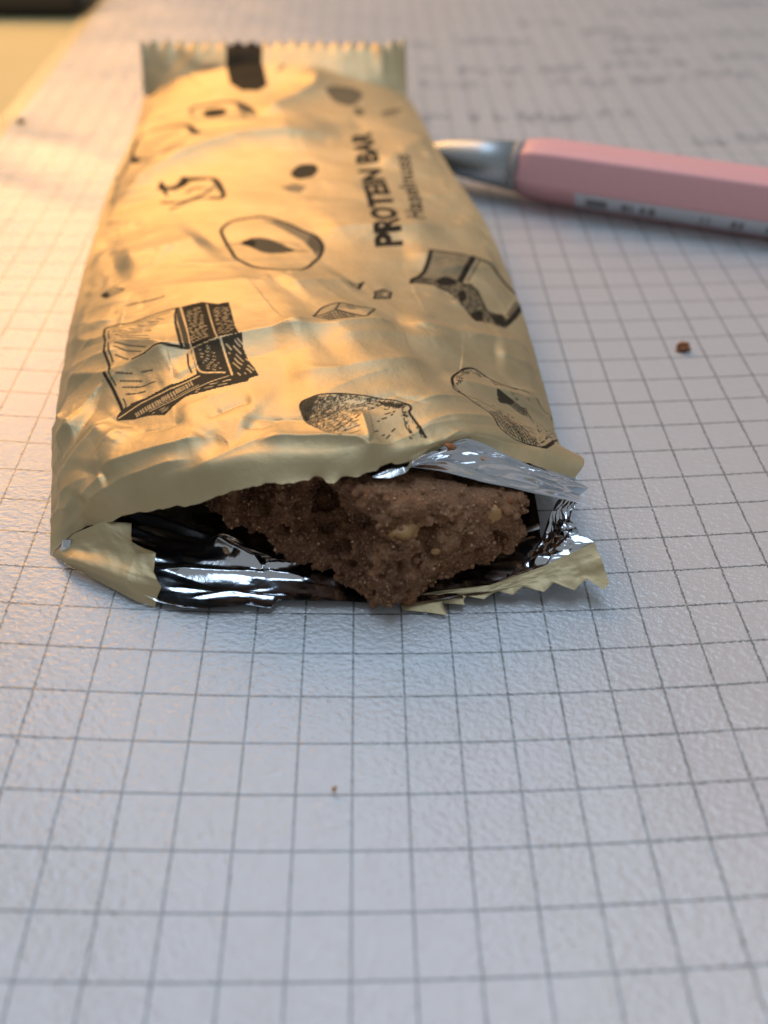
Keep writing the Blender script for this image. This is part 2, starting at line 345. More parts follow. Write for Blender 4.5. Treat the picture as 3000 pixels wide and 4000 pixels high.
CREASES = [
    ([(1.79,70.27),(7.53,82.48),(14.67,89.59),(22.69,95.30),(34.37,96.86),(44.34,99.66)],2.09,7.00,4.00,0.30),
    ([(5.27,51.65),(12.33,53.88),(19.34,57.34)],1.52,6.00,4.00,0.30),
    ([(4.73,87.37),(10.96,89.18),(15.40,93.79),(17.84,98.52)],0.76,2.00,2.00,0.15),
    ([(5.09,125.56),(10.84,132.23),(24.30,131.50),(38.08,130.00),(49.58,130.64)],1.33,3.00,4.00,0.30),
    ([(27.20,103.62),(32.38,111.17),(39.38,120.30),(41.70,129.70)],1.71,4.00,4.00,0.30),
    ([(2.75,90.05),(15.52,103.17),(31.98,99.68),(48.55,105.12)],0.95,5.00,4.00,0.30),
    ([(34.20,59.10),(41.24,61.35),(46.81,61.68),(54.24,64.37)],0.66,5.00,3.00,0.20),
    ([(48.12,85.41),(55.10,95.17),(62.82,105.50)],0.55,5.00,4.00,0.25),
    ([(-0.72,42.75),(8.41,42.18),(18.79,40.64),(26.66,39.63),(36.04,45.07)],0.88,6.00,4.00,0.20),
    ([(5.70,30.72),(15.36,23.57),(21.65,23.64),(24.51,24.45),(29.82,25.80),(35.19,28.16)],1.44,6.00,2.20,0.09),
    ([(27.61,24.97),(35.64,26.01),(40.71,28.39),(43.62,30.47)],1.12,6.00,2.20,0.09),
    ([(0.26,26.13),(8.18,22.13),(12.39,22.60),(15.81,23.22),(18.35,22.88)],1.25,5.00,2.40,0.10),
    ([(-0.77,41.16),(4.15,36.25),(8.09,35.42)],0.69,3.00,2.00,0.10),
    ([(-0.28,37.02),(4.34,32.05),(8.48,31.33),(10.75,31.68)],0.75,3.00,2.00,0.10),
    ([(-0.55,30.33),(3.77,26.41),(7.63,25.95),(10.82,25.91)],0.88,3.00,2.00,0.10),
    ([(-0.07,16.40),(1.87,16.19),(3.72,15.88),(5.24,15.18)],1.00,2.20,1.40,0.06),
    ([(-0.23,21.37),(1.97,18.92),(3.63,16.57),(5.24,15.74)],1.12,2.60,1.60,0.06),
    ([(-0.10,8.60),(1.89,9.72),(3.63,11.10),(5.27,12.11),(9.09,14.51)],1.25,2.60,2.00,0.07),
    ([(0.02,14.40),(0.87,14.87),(2.07,14.55)],0.62,1.50,1.20,0.06),
    ([(6.44,7.72),(7.90,9.80),(9.10,11.81),(10.53,13.32)],0.75,2.40,2.00,0.15),
    ([(6.36,7.68),(9.22,7.72),(12.88,7.79),(16.55,7.58),(20.84,8.21)],1.25,3.40,1.80,0.07),
    ([(4.92,5.25),(6.06,6.31),(8.29,6.94)],0.75,1.60,1.40,0.06),
    ([(0.09,7.80),(1.69,6.61),(3.25,5.09)],0.75,1.60,1.20,0.06),
    ([(3.30,3.15),(6.70,4.99),(10.13,5.59),(14.32,5.37),(18.49,4.95)],0.69,2.00,1.40,0.07),
    ([(18.49,8.89),(20.26,10.47),(23.08,10.55),(25.08,9.21)],0.38,3.00,4.00,0.40),
    ([(1.15,17.09),(0.55,18.48),(0.06,20.28)],0.50,1.20,1.20,0.06),
    ([(29.01,37.93),(33.89,40.31),(38.67,42.69)],0.75,4.00,3.00,0.10),
    ([(46.25,53.39),(53.14,53.21),(60.34,55.24),(63.51,55.72)],0.75,5.00,3.50,0.20),
    ([(42.69,30.40),(47.29,29.81),(54.71,31.53),(61.34,34.53)],1.00,5.00,4.00,0.20),
    ([(33.28,22.46),(41.44,25.86),(46.96,26.60),(51.08,29.90)],0.88,4.00,5.00,0.50),
    ([(28.65,17.00),(35.11,17.29),(40.85,18.74),(46.16,21.19)],0.88,4.00,3.00,0.15),
    ([(55.05,28.91),(57.98,28.69),(61.99,30.15)],0.62,3.00,2.40,0.10),
    ([(28.24,11.26),(34.69,12.68),(45.26,12.02),(49.94,13.48)],0.75,5.00,4.00,0.25),
    ([(46.76,18.54),(49.31,17.29),(55.33,18.10),(62.35,22.44)],0.62,3.40,3.00,0.15),
    ([(56.87,21.10),(59.28,22.62),(62.55,23.95)],0.38,2.00,1.60,0.10),
    ([(60.05,60.64),(62.77,61.43),(63.66,60.28)],0.38,2.00,2.00,0.10),
    ([(37.06,10.48),(36.98,7.44),(36.86,3.86)],0.56,1.00,1.00,0.06),
    ([(24.41,5.55),(28.46,5.92),(32.46,5.80),(35.54,4.92),(36.90,3.82),(38.28,3.99),(39.81,4.69)],1.00,1.60,1.00,0.06),
]
ART = [
    ('curve',0.34,[(8.68,22.28),(7.98,25.46),(6.99,30.04),(6.38,33.00),(6.40,33.91),(7.72,34.01),(9.98,33.77),(12.45,34.02),(14.45,34.25),(15.86,34.40)]),
    ('curve',0.17,[(7.59,30.03),(7.06,32.30),(7.05,33.14),(8.86,33.04),(11.07,33.02),(13.65,33.28),(15.06,33.58)]),
    ('line',0.21,[(7.92,28.29),(8.46,25.87),(8.90,23.76)]),
    ('curve',0.19,[(8.33,32.29),(10.12,30.57),(11.96,29.40)],1.00),
    ('curve',0.19,[(9.68,32.16),(11.57,30.56)],1.00),
    ('curve',0.19,[(10.84,32.32),(12.40,30.94),(13.74,30.13)],1.00),
    ('curve',0.19,[(12.14,32.32),(13.82,30.99)],1.00),
    ('curve',0.19,[(13.28,32.45),(14.35,31.53)],1.00),
    ('curve',0.19,[(7.75,32.13),(10.04,29.81),(12.03,28.56)],1.00),
    ('curve',0.19,[(8.34,30.72),(10.94,27.99),(13.18,26.67)],1.00),
    ('curve',0.19,[(8.32,29.43),(11.31,27.01),(13.72,24.93)],1.00),
    ('curve',0.19,[(8.95,27.51),(11.45,25.34),(13.24,23.87)],1.00),
    ('curve',0.18,[(8.89,26.69),(10.77,24.94),(12.64,23.47)],1.00),
    ('curve',0.18,[(9.19,24.96),(10.14,23.96),(10.94,23.09)],1.00),
    ('curve',0.19,[(12.59,28.67),(13.27,28.19)],1.00),
    ('curve',0.34,[(11.49,22.77),(13.02,22.85),(14.38,23.26),(16.01,23.17),(17.39,23.02)]),
    ('curve',0.30,[(17.39,23.02),(16.84,25.60),(16.22,28.75),(15.78,32.33),(15.74,34.14)]),
    ('fill',[(15.73,34.21),(16.50,34.45),(18.50,22.89),(17.57,22.78),(16.58,27.52)],0.90),
    ('cutline',0.24,[(16.30,34.16),(17.10,30.08),(17.88,26.24),(18.44,22.91)]),
    ('cutline',0.10,[(16.18,30.45),(16.90,26.87),(17.63,23.17)]),
    ('fill',[(16.50,34.45),(17.68,34.80),(19.00,35.16),(19.93,34.60),(21.07,33.88),(22.38,34.05),(22.80,31.32),(23.48,26.60),(24.06,24.24),(21.85,23.64),(18.50,22.89)],1.00),
    ('cuthatch',[(17.00,33.02),(18.70,33.95),(20.71,24.38),(18.48,23.47)],(1.77,-1.22),0.38,0.12,1.00),
    ('cuthatch',[(20.35,32.82),(22.34,32.94),(23.58,25.27),(21.71,24.15)],(1.56,0.49),0.38,0.11,1.20),
    ('cutline',0.16,[(19.60,34.31),(20.16,30.79),(20.97,26.35),(21.58,23.69)]),
    ('fill',[(18.31,22.72),(20.02,23.14),(21.85,23.40),(23.54,24.03),(24.48,24.30),(24.39,22.26),(24.94,20.28),(25.64,18.63),(26.03,17.47),(24.94,17.10),(24.73,16.63),(23.15,16.36),(20.73,16.01),(19.70,15.77),(17.48,15.49),(16.28,14.67),(15.60,13.97),(14.93,13.32),(13.86,13.69),(12.78,13.95),(11.14,14.01),(9.11,14.56),(8.97,15.01),(9.62,16.23),(11.72,16.72),(14.46,17.48),(17.81,18.44),(18.86,18.89)],0.95),
    ('cutline',0.24,[(18.51,22.77),(18.71,21.10),(19.06,19.51),(19.77,18.89),(21.06,18.68),(22.14,18.47)]),
    ('cuthatch',[(19.10,22.71),(20.94,22.91),(21.83,18.91),(19.78,19.39)],(1.72,-0.80),0.36,0.10,0.80),
    ('cutline',0.26,[(21.96,23.38),(22.44,20.66),(22.98,17.95)]),
    ('cuthatch',[(22.45,22.93),(24.26,23.67),(24.94,20.28),(25.68,17.96),(23.52,17.67)],(1.96,-2.88),0.50,0.14,2.40),
    ('cutline',0.18,[(9.26,14.91),(11.72,16.13),(14.73,16.94),(16.87,17.62),(19.11,18.45)]),
    ('cuthatch',[(11.15,14.92),(14.44,16.10),(18.06,17.81),(18.50,17.14),(14.97,15.48),(11.55,14.26)],(0.85,-2.24),0.31,0.14,0.00),
    ('cutline',0.11,[(13.06,14.59),(15.77,15.28),(18.42,16.45),(20.38,17.24),(22.57,17.83)]),
    ('cutline',0.08,[(13.34,14.90),(16.04,15.70),(18.96,17.02)]),
    ('cuthatch',[(12.92,14.23),(14.95,14.63),(15.61,14.39),(14.67,13.72)],(1.56,0.49),0.27,0.09,1.60),
    ('cuthatch',[(17.75,15.76),(19.73,16.83),(22.95,17.67),(24.06,16.94),(20.73,16.28)],(1.60,0.16),0.38,0.12,1.60),
    ('curve',0.42,[(7.96,22.07),(8.55,20.10),(9.14,18.00),(9.62,16.23)]),
    ('curve',0.19,[(8.52,22.07),(8.73,21.15),(9.05,20.07)]),
    ('curve',0.17,[(9.78,17.89),(10.12,16.61),(9.83,16.14),(9.62,15.98)]),
    ('curve',0.19,[(9.36,21.51),(11.15,21.04)]),
    ('curve',0.19,[(12.34,20.80),(13.65,20.61)]),
    ('curve',0.19,[(9.68,20.48),(12.22,19.68)]),
    ('curve',0.19,[(9.84,19.52),(11.74,19.00),(13.80,18.99)]),
    ('curve',0.19,[(10.20,18.40),(11.46,18.13),(12.49,18.06)]),
    ('curve',0.18,[(10.75,16.60),(11.72,16.72),(12.28,16.93)]),
    ('curve',0.18,[(17.86,22.20),(17.92,20.52),(18.21,19.26)]),
    ('curve',0.30,[(8.54,38.95),(10.59,38.74),(12.40,38.46),(13.78,38.62)],0.91),
    ('fill',[(4.47,44.32),(5.33,45.18),(7.63,44.26),(7.65,43.32),(6.70,42.77),(5.81,42.37)],0.40),
    ('fill',[(4.47,44.32),(5.21,44.79),(6.02,43.30),(5.62,42.63)],0.98),
    ('curve',0.26,[(4.47,44.32),(5.48,45.25),(6.43,45.20),(7.73,44.06),(7.59,43.20),(6.57,42.54),(5.64,42.47),(4.47,44.32)]),
    ('curve',0.19,[(30.41,11.10),(30.44,11.81),(30.78,12.27),(31.64,12.49),(32.72,12.77),(34.95,12.88),(36.62,12.71),(38.69,12.31),(41.05,11.70),(42.28,10.99)]),
    ('curve',0.29,[(42.13,11.07),(42.60,10.51),(42.59,9.90),(42.34,9.44),(42.62,7.92),(42.86,6.23),(43.12,4.95)]),
    ('curve',0.14,[(30.41,11.10),(30.64,9.72),(31.10,8.59),(32.00,7.29),(32.91,6.11),(34.01,5.41)]),
    ('blob',[(30.40,11.18),(30.52,12.04),(31.64,12.44),(32.49,12.57),(32.22,11.93),(31.69,10.83),(31.39,9.87),(30.90,9.31),(30.64,9.72)],0.88),
    ('stip',[(30.54,11.97),(34.94,12.80),(38.68,12.20),(42.10,10.86),(38.43,10.35),(35.95,8.16),(34.42,5.53),(33.09,6.01),(30.92,8.75)],760,0.50,0.07,(1.13,0.90),(30.83,10.53),2.60,1.00,0.50),
    ('stip',[(31.86,12.56),(34.95,12.83),(38.68,12.20),(42.13,11.04),(41.62,10.54),(38.60,11.61),(35.51,12.15),(32.29,11.61)],110,0.45,0.07,(1.01,-0.64),None,1.00,1.00,0.80),
    ('stip',[(39.26,11.83),(42.11,10.95),(41.45,10.10),(39.41,11.31)],70,0.60,0.11,(0.54,-1.24),None,1.00,1.00,0.50),
    ('curve',0.13,[(36.81,11.21),(37.41,11.34)]),
    ('curve',0.13,[(36.83,10.96),(37.80,11.15)]),
    ('curve',0.13,[(36.18,10.33),(36.71,10.43)]),
    ('curve',0.13,[(34.30,8.13),(35.13,8.65)]),
    ('curve',0.13,[(33.92,6.77),(34.78,7.51),(35.66,8.26)]),
    ('curve',0.13,[(34.54,6.28),(35.55,6.83),(36.34,7.19)]),
    ('curve',0.13,[(35.81,8.00),(36.40,8.12)]),
    ('curve',0.13,[(36.16,8.65),(36.74,8.95)]),
    ('curve',0.13,[(34.82,5.56),(36.10,6.08)]),
    ('curve',0.18,[(38.52,8.14),(38.74,8.29)]),
    ('curve',0.18,[(39.10,8.59),(39.66,8.80)]),
    ('curve',0.18,[(39.64,9.39),(40.26,9.59)]),
    ('curve',0.18,[(39.69,10.34),(40.10,10.26)]),
    ('curve',0.18,[(39.71,6.59),(40.14,7.06)]),
    ('curve',0.18,[(37.77,6.33),(38.19,6.64)]),
    ('curve',0.18,[(38.47,5.82),(38.78,6.10)]),
    ('curve',0.18,[(38.85,5.41),(39.33,6.04)]),
    ('curve',0.18,[(40.27,9.16),(40.46,9.32)]),
    ('curve',0.18,[(40.58,9.65),(40.82,9.81)]),
    ('curve',0.18,[(38.26,10.62),(38.43,10.73)]),
    ('curve',0.18,[(38.86,11.18),(39.48,11.10)]),
    ('curve',0.18,[(37.94,11.40),(38.62,11.33)]),
    ('curve',0.13,[(42.06,10.59),(41.71,10.08),(41.61,9.38)]),
    ('curve',0.13,[(41.56,8.61),(41.44,7.18),(41.56,5.99)]),
    ('stip',[(41.87,10.43),(42.09,9.50),(41.78,5.05),(41.39,5.13),(41.62,8.86)],26,0.35,0.12,(0.35,-0.93),None,1.00,1.00,0.50),
    ('stip',[(42.29,8.61),(42.99,4.93),(42.70,5.03),(42.31,7.93)],14,0.40,0.11,(0.34,-1.08),None,1.00,1.00,0.50),
    ('curve',0.38,[(48.37,16.43),(48.49,17.79),(48.93,19.09),(49.93,21.06),(50.96,22.43),(51.90,22.96),(52.64,22.67),(53.54,21.98),(54.44,21.27),(55.63,21.21),(57.10,21.64)]),
    ('curve',0.24,[(56.89,21.58),(58.00,21.42),(59.00,21.00),(59.85,20.03),(60.76,19.53)]),
    ('curve',0.19,[(60.75,19.37),(61.54,19.75),(61.77,19.26),(61.75,17.84)]),
    ('curve',0.22,[(48.37,16.43),(48.34,15.40),(48.74,14.54),(49.48,13.79),(50.23,12.34),(51.10,11.04),(51.82,9.99),(52.09,9.11),(52.04,7.43),(52.19,5.84),(52.67,4.83),(53.50,4.11),(54.63,3.92),(56.14,3.90),(56.70,3.83)]),
    ('curve',0.15,[(48.53,17.29),(48.60,15.66),(49.20,14.51),(49.86,13.75),(51.14,13.15),(52.27,11.97),(53.50,10.74),(54.49,9.48),(55.15,7.99),(55.77,6.76),(56.16,5.46),(56.62,4.04)]),
    ('hatch',[(51.99,10.37),(53.48,10.61),(55.09,7.86),(56.04,5.40),(56.61,3.95),(54.64,4.01),(52.69,4.94),(52.09,7.55)],(0.16,-1.84),0.36,0.17,0.00),
    ('hatch',[(51.99,10.37),(53.48,10.61),(55.09,7.86),(56.04,5.40),(56.61,3.95),(54.64,4.01),(52.69,4.94),(52.09,7.55)],(0.86,-0.71),0.46,0.14,0.00),
    ('hatch',[(48.40,16.23),(48.65,15.25),(49.27,14.30),(49.56,13.69),(48.74,14.54)],(0.36,-1.74),0.30,0.18,0.00),
    ('hatch',[(50.38,12.72),(51.77,11.44),(52.43,10.51),(51.14,11.28)],(0.88,-0.60),0.35,0.10,1.00),
    ('fill',[(53.98,17.89),(54.61,17.35),(55.48,16.94),(56.23,16.28),(57.45,15.94),(57.96,16.33),(58.08,14.90),(58.17,12.91),(57.12,13.09),(56.15,13.76),(55.41,14.46),(54.23,14.14),(53.95,15.19)],0.45),
    ('blob',[(53.98,17.89),(54.62,17.45),(55.58,16.89),(56.23,16.28),(55.74,14.66),(55.12,14.62),(54.30,14.28),(53.98,15.21)],0.96),
    ('hatch',[(55.41,16.26),(57.45,15.94),(57.96,16.33),(58.19,13.08),(57.12,13.09),(55.68,14.15)],(0.07,-1.89),0.22,0.14,0.00),
    ('hatch',[(55.68,15.95),(57.78,16.07),(58.13,13.44),(56.20,14.10)],(0.91,-0.29),0.30,0.12,0.00),
    ('curve',0.18,[(53.98,17.89),(55.00,17.16),(56.25,16.45),(57.44,15.87),(57.91,16.32),(58.02,14.82),(58.14,12.74),(58.50,11.45)]),
    ('curve',0.16,[(53.95,15.19),(54.29,14.18),(55.52,14.51),(56.63,13.40),(57.83,12.78)]),
    ('curve',0.15,[(54.03,20.30),(54.01,19.65),(54.09,19.20)]),
    ('curve',0.14,[(58.91,11.31),(58.85,10.43)]),
    ('curve',0.14,[(58.48,9.60),(58.02,7.90)]),
    ('curve',0.14,[(58.78,9.92),(58.03,7.54)]),
    ('curve',0.14,[(56.49,5.99),(56.41,5.22)]),
    ('stip',[(48.68,17.75),(50.00,20.90),(51.85,22.62),(53.10,21.63),(52.41,20.75),(51.30,21.30),(49.78,19.08),(49.69,17.50),(48.90,15.73)],75,0.42,0.13,(1.15,1.72),None,1.00,1.00,0.50),
    ('stip',[(53.49,21.61),(55.41,20.98),(55.82,20.14),(54.76,18.77),(54.06,19.70)],22,0.35,0.12,(0.66,-0.82),None,1.00,1.00,0.50),
    ('stip',[(55.08,17.98),(58.90,20.08),(58.89,18.93),(56.27,16.63)],14,0.45,0.11,(0.86,-0.71),None,1.00,1.00,0.50),
    ('stip',[(52.77,12.56),(55.14,10.54),(57.31,7.75),(56.50,5.08),(55.30,7.88),(53.18,11.29)],36,0.55,0.11,(0.86,-0.71),None,1.00,1.00,0.50),
    ('stip',[(59.28,10.25),(61.86,14.66),(61.72,11.51),(57.20,4.87),(56.82,5.41)],46,0.28,0.13,(1.11,1.33),None,1.00,1.00,0.50),
    ('fill',[(56.61,3.95),(57.26,4.39),(58.74,6.12),(61.81,10.96),(61.74,10.26),(58.69,5.25),(57.45,3.84),(56.88,3.67)],1.00),
    ('curve',0.22,[(56.87,4.72),(57.48,5.36)]),
    ('curve',0.22,[(57.98,6.02),(60.82,10.11)]),
    ('fill',[(50.86,55.10),(53.89,55.09),(56.89,55.12),(54.11,47.61),(51.87,46.37),(49.98,46.36),(47.99,46.41),(49.04,48.71),(49.97,51.52)],0.48),
    ('hatch',[(51.22,54.68),(56.59,54.86),(54.03,47.83),(50.02,46.64)],(1.21,-0.17),0.55,0.18,2.20,0.70),
    ('curve',0.59,[(50.86,55.10),(53.89,55.09),(55.88,55.08),(57.68,54.70),(59.40,53.89),(60.18,51.65),(61.30,49.28),(62.35,47.75),(62.30,45.79),(60.66,41.84),(58.87,38.69)],1.00),
    ('curve',0.62,[(50.86,55.10),(50.02,51.81),(49.09,49.00),(48.08,46.98),(46.97,45.77),(46.64,44.56)],1.00),
    ('line',0.89,[(57.00,55.04),(53.67,47.16)]),
    ('line',0.30,[(57.74,54.34),(54.84,47.69)],0.78),
    ('fill',[(46.64,44.56),(46.95,46.04),(48.41,46.83),(50.02,46.64),(52.01,47.21),(53.65,47.03),(55.09,47.06),(55.89,45.51),(56.19,43.13),(56.68,41.12),(58.81,41.05),(59.50,40.17),(58.70,37.72),(57.45,37.33),(56.08,37.57),(54.09,35.95),(53.72,36.53),(53.44,38.49),(52.76,40.05),(52.37,42.07),(51.39,43.35),(50.18,43.82),(49.60,44.62)],0.83),
    ('hatch',[(46.95,46.04),(50.02,46.64),(53.65,47.03),(55.89,45.51),(56.68,41.12),(58.81,41.05),(58.70,37.72),(54.09,35.95),(52.76,40.05),(51.39,43.35),(49.60,44.62)],(0.36,-2.76),0.50,0.24,1.60),
    ('cuthatch',[(48.32,46.25),(53.60,46.75),(55.79,45.00),(56.63,40.86),(58.72,40.55),(58.69,38.36),(54.17,36.46),(52.84,40.59),(51.47,43.89)],(1.16,-0.58),0.63,0.14,1.00),
    ('blob',[(53.87,38.27),(55.63,40.51),(55.38,37.57),(54.02,36.25)],1.00),
    ('blob',[(56.99,40.16),(58.63,40.71),(58.74,38.60),(57.35,38.15)],1.00),
    ('blob',[(52.82,43.52),(53.98,44.82),(53.85,42.59),(52.92,41.13)],1.00),
    ('blob',[(50.36,46.51),(51.64,47.84),(53.20,47.21),(52.20,45.48),(50.47,44.98)],1.00),
    ('fill',[(57.65,53.29),(59.12,53.75),(60.38,49.67),(61.47,47.16),(59.59,43.33),(58.77,46.01),(57.62,48.86)],0.18),
    ('line',0.71,[(61.60,45.72),(59.59,41.32)],0.72),
    ('line',0.63,[(61.93,44.87),(59.09,39.26)],1.00),
    ('curve',0.35,[(55.09,47.06),(55.89,45.51),(56.19,43.13),(56.68,41.12),(57.87,41.14),(58.81,41.05)],1.00),
    ('curve',0.55,[(20.73,59.32),(20.58,61.33),(21.91,63.92),(24.47,64.96),(27.26,65.31),(29.76,63.44),(32.54,60.14),(34.47,58.18),(35.29,55.26),(34.84,51.76),(33.46,48.18),(31.80,45.15),(29.53,44.09),(26.93,45.28),(24.67,47.47),(22.91,50.68),(21.85,54.76),(20.73,59.32)],1.00),
    ('fill',[(26.61,64.56),(29.76,63.44),(34.47,58.18),(35.29,55.26),(34.81,51.26),(34.03,51.22),(33.76,53.21),(32.56,56.64),(29.66,60.64)],0.57),
    ('blob',[(33.66,58.15),(35.19,56.73),(35.18,53.78),(34.12,52.73),(33.28,55.18)],0.80),
    ('blob',[(23.45,56.52),(24.88,57.62),(26.92,57.73),(28.52,56.67),(30.07,54.67),(31.39,53.17),(29.39,52.43),(27.04,52.52),(25.27,54.38)],0.85),
    ('blob',[(23.56,56.51),(24.88,57.27),(25.69,56.32),(25.27,54.88)],1.00),
    ('fill',[(26.71,57.34),(28.71,56.17),(30.61,53.42),(27.83,52.73),(27.07,54.76)],0.52),
    ('curve',0.38,[(31.39,53.17),(32.96,52.94)],0.78),
    ('line',0.22,[(21.82,56.47),(23.45,56.42)],0.78),
    ('stip',[(24.67,47.97),(31.07,45.64),(33.52,49.19),(32.62,46.65),(29.54,44.43),(25.43,46.89)],60,0.50,0.16,(0.00,0.00),None,1.00,0.70,0.50),
    ('curve',0.29,[(32.79,28.44),(33.94,31.49),(36.27,33.51),(38.09,32.88),(40.69,33.46)],1.00),
    ('line',0.25,[(40.69,33.46),(39.41,29.32),(39.17,29.02),(34.72,26.96),(33.32,27.98),(32.79,28.44)],1.00),
    ('fill',[(32.79,28.44),(35.54,31.11),(38.49,29.12),(36.69,27.60),(34.72,26.96)],0.28),
    ('hatch',[(33.72,28.82),(35.53,30.85),(38.26,29.08),(36.69,27.76),(34.72,27.12)],(0.40,-2.17),0.40,0.16,0.00),
    ('hatch',[(33.72,28.82),(35.53,30.85),(38.26,29.08),(36.69,27.76),(34.72,27.12)],(0.80,-0.64),0.50,0.13,0.00),
    ('line',0.23,[(32.79,28.44),(35.54,31.11),(36.27,33.51)]),
    ('line',0.23,[(35.54,31.11),(38.49,29.12),(39.33,29.22)]),
    ('line',0.23,[(35.70,31.30),(38.65,29.32)]),
    ('fill',[(36.26,33.42),(37.26,33.19),(38.08,32.79),(40.04,33.11),(38.40,31.62),(37.02,31.74),(35.78,31.40)],0.38),
    ('fill',[(40.09,32.68),(40.69,33.40),(39.41,29.32),(39.18,29.27)],0.57),
    ('blob',[(37.10,33.17),(37.93,32.76),(38.09,31.56),(37.17,31.58)],0.57),
    ('fill',[(33.36,29.47),(34.02,31.41),(36.18,33.31),(35.54,31.28)],0.25),
    ('fill',[(37.89,41.90),(39.15,42.33),(40.02,42.91),(39.17,39.98),(38.60,40.40)],0.40),
    ('fill',[(39.29,42.04),(40.02,42.91),(39.26,40.10),(38.95,40.26)],0.98),
    ('line',0.28,[(37.89,41.90),(38.44,40.48),(39.13,39.97),(40.05,42.82)],0.91),
    ('fill',[(41.23,39.93),(42.49,41.22),(43.50,40.69),(43.03,38.07),(40.87,37.21)],0.71),
    ('cut',[(42.06,39.32),(43.09,40.67),(42.56,38.64)]),
    ('line',0.30,[(41.23,39.93),(42.49,41.22),(43.54,40.71),(43.03,38.07),(40.87,37.15),(41.22,38.87),(41.23,39.93)],1.00),
    ('curve',0.85,[(2.56,91.17),(1.55,97.34),(2.13,102.57),(4.44,105.83),(8.45,105.64),(11.59,104.30),(13.94,100.96),(16.27,96.83)],0.98),
    ('fill',[(12.65,102.29),(14.20,101.24),(16.27,96.83),(15.15,96.73),(13.56,98.71)],0.92),
    ('blob',[(2.50,89.97),(2.77,92.33),(4.39,91.12),(4.24,88.73)],0.98),
    ('curve',0.70,[(4.45,90.79),(8.32,90.80),(12.29,91.94)],0.59),
    ('curve',0.70,[(4.66,89.49),(10.48,88.70),(13.52,90.43)],0.52),
    ('curve',0.93,[(0.26,84.98),(1.79,85.50),(2.62,89.32)],0.65),
    ('curve',1.24,[(12.50,112.88),(13.97,114.55),(20.15,114.41),(22.60,113.67),(25.03,110.37),(26.51,106.24)],0.72),
    ('fill',[(21.99,114.10),(24.12,112.81),(26.51,107.58),(25.05,107.02),(23.24,110.55)],0.92),
    ('blob',[(15.46,109.20),(16.56,111.72),(20.24,110.64),(20.05,106.93),(17.12,106.07)],1.00),
    ('curve',0.78,[(12.54,112.15),(13.42,107.98)],0.45),
    ('curve',1.24,[(23.24,110.55),(24.77,104.34)],0.45),
    ('curve',1.40,[(10.14,76.81),(12.07,76.90),(13.91,78.44)],1.00),
    ('blob',[(9.58,77.50),(10.03,79.31),(10.79,77.74),(11.45,74.07),(10.48,75.65)],1.00),
    ('fill',[(12.69,78.41),(13.50,81.06),(15.26,80.72),(17.24,80.68),(17.51,79.79),(14.85,79.10),(13.96,77.60)],0.98),
    ('curve',0.78,[(17.25,80.40),(19.21,80.12),(20.45,76.02),(20.58,72.70),(18.64,72.69)],1.00),
    ('fill',[(18.48,80.22),(19.47,79.52),(20.57,74.90),(19.99,74.97)],0.80),
    ('curve',0.62,[(10.53,72.46),(13.83,71.95),(16.99,73.76),(19.03,76.76)],0.98),
    ('curve',0.54,[(12.14,69.73),(15.65,72.38),(18.64,72.69)],0.78),
    ('curve',0.62,[(14.57,75.28),(15.69,76.72),(17.60,76.68)],0.78),
    ('blob',[(32.68,82.87),(34.38,85.53),(36.89,85.91),(37.44,84.18),(36.13,81.21),(34.09,80.00),(32.75,80.84)],0.94),
    ('fill',[(30.26,76.56),(32.71,77.97),(34.69,76.88),(33.28,74.33),(31.71,74.59)],0.52),
    ('blob',[(42.11,119.39),(43.56,121.59),(46.15,122.76),(49.12,123.52),(50.45,121.30),(49.20,117.87),(47.68,114.97),(45.65,114.42),(43.40,115.85)],0.71),
    ('blob',[(47.43,112.56),(48.77,114.13),(49.74,112.32),(48.87,109.73),(47.53,109.84)],0.69),
    ('curve',1.40,[(53.70,112.72),(54.89,114.21),(58.20,117.59)],0.65),
    ('curve',0.93,[(53.83,110.83),(56.64,114.03)],0.45),
    ('fill',[(20.60,132.23),(29.06,132.23),(29.50,121.94),(27.38,119.62),(23.81,119.99),(21.19,123.80)],1.00),
    ('curve',1.08,[(-1.01,132.23),(1.12,132.23),(3.11,130.80)],1.00),
    ('blob',[(-0.45,132.23),(4.31,132.23),(1.96,128.29)],0.98),
    ('curve',0.93,[(32.43,128.09),(33.96,130.11)],0.52),
    ('text','PROTEIN BAR',(46.89,56.46),(2.59,45.79),(-4.05,-1.27),0.05),
    ('text','Haselnuss',(51.85,66.26),(3.03,25.54),(-3.03,-0.92),0.02),
]

# ------------------------------------------------------------------ the sheet: 5 mm grid paper lying in a shallow valley
GX, GY, YAW = -3.19877, 55.02451, 0.01953
def to_sheet(x, y):
    return ((x - GX) * math.cos(YAW) + (y - GY) * math.sin(YAW), -(x - GX) * math.sin(YAW) + (y - GY) * math.cos(YAW))
def from_sheet(X, Y):
    return (GX + X * math.cos(YAW) - Y * math.sin(YAW), GY + X * math.sin(YAW) + Y * math.cos(YAW))
def sheet_z(X, Y):
    Yc = np.maximum(Y, -60); d = np.abs(X - 11.44 - .26322 * Yc)
    q = np.where(d < 65, d * d, 65 * 65 + 130 * (d - 65) * np.exp(-np.maximum(d - 65, 0) / 40))
    return .0013662 * np.exp(-Yc / 59.88) * q
def paper_z(x, y):
    return sheet_z(*to_sheet(x, y))

# ------------------------------------------------------------------ wrapper surfaces, in mm
def pillow(u, h):
    return h * (1 - np.abs(2 * u - 1) ** 2.2) ** 0.95

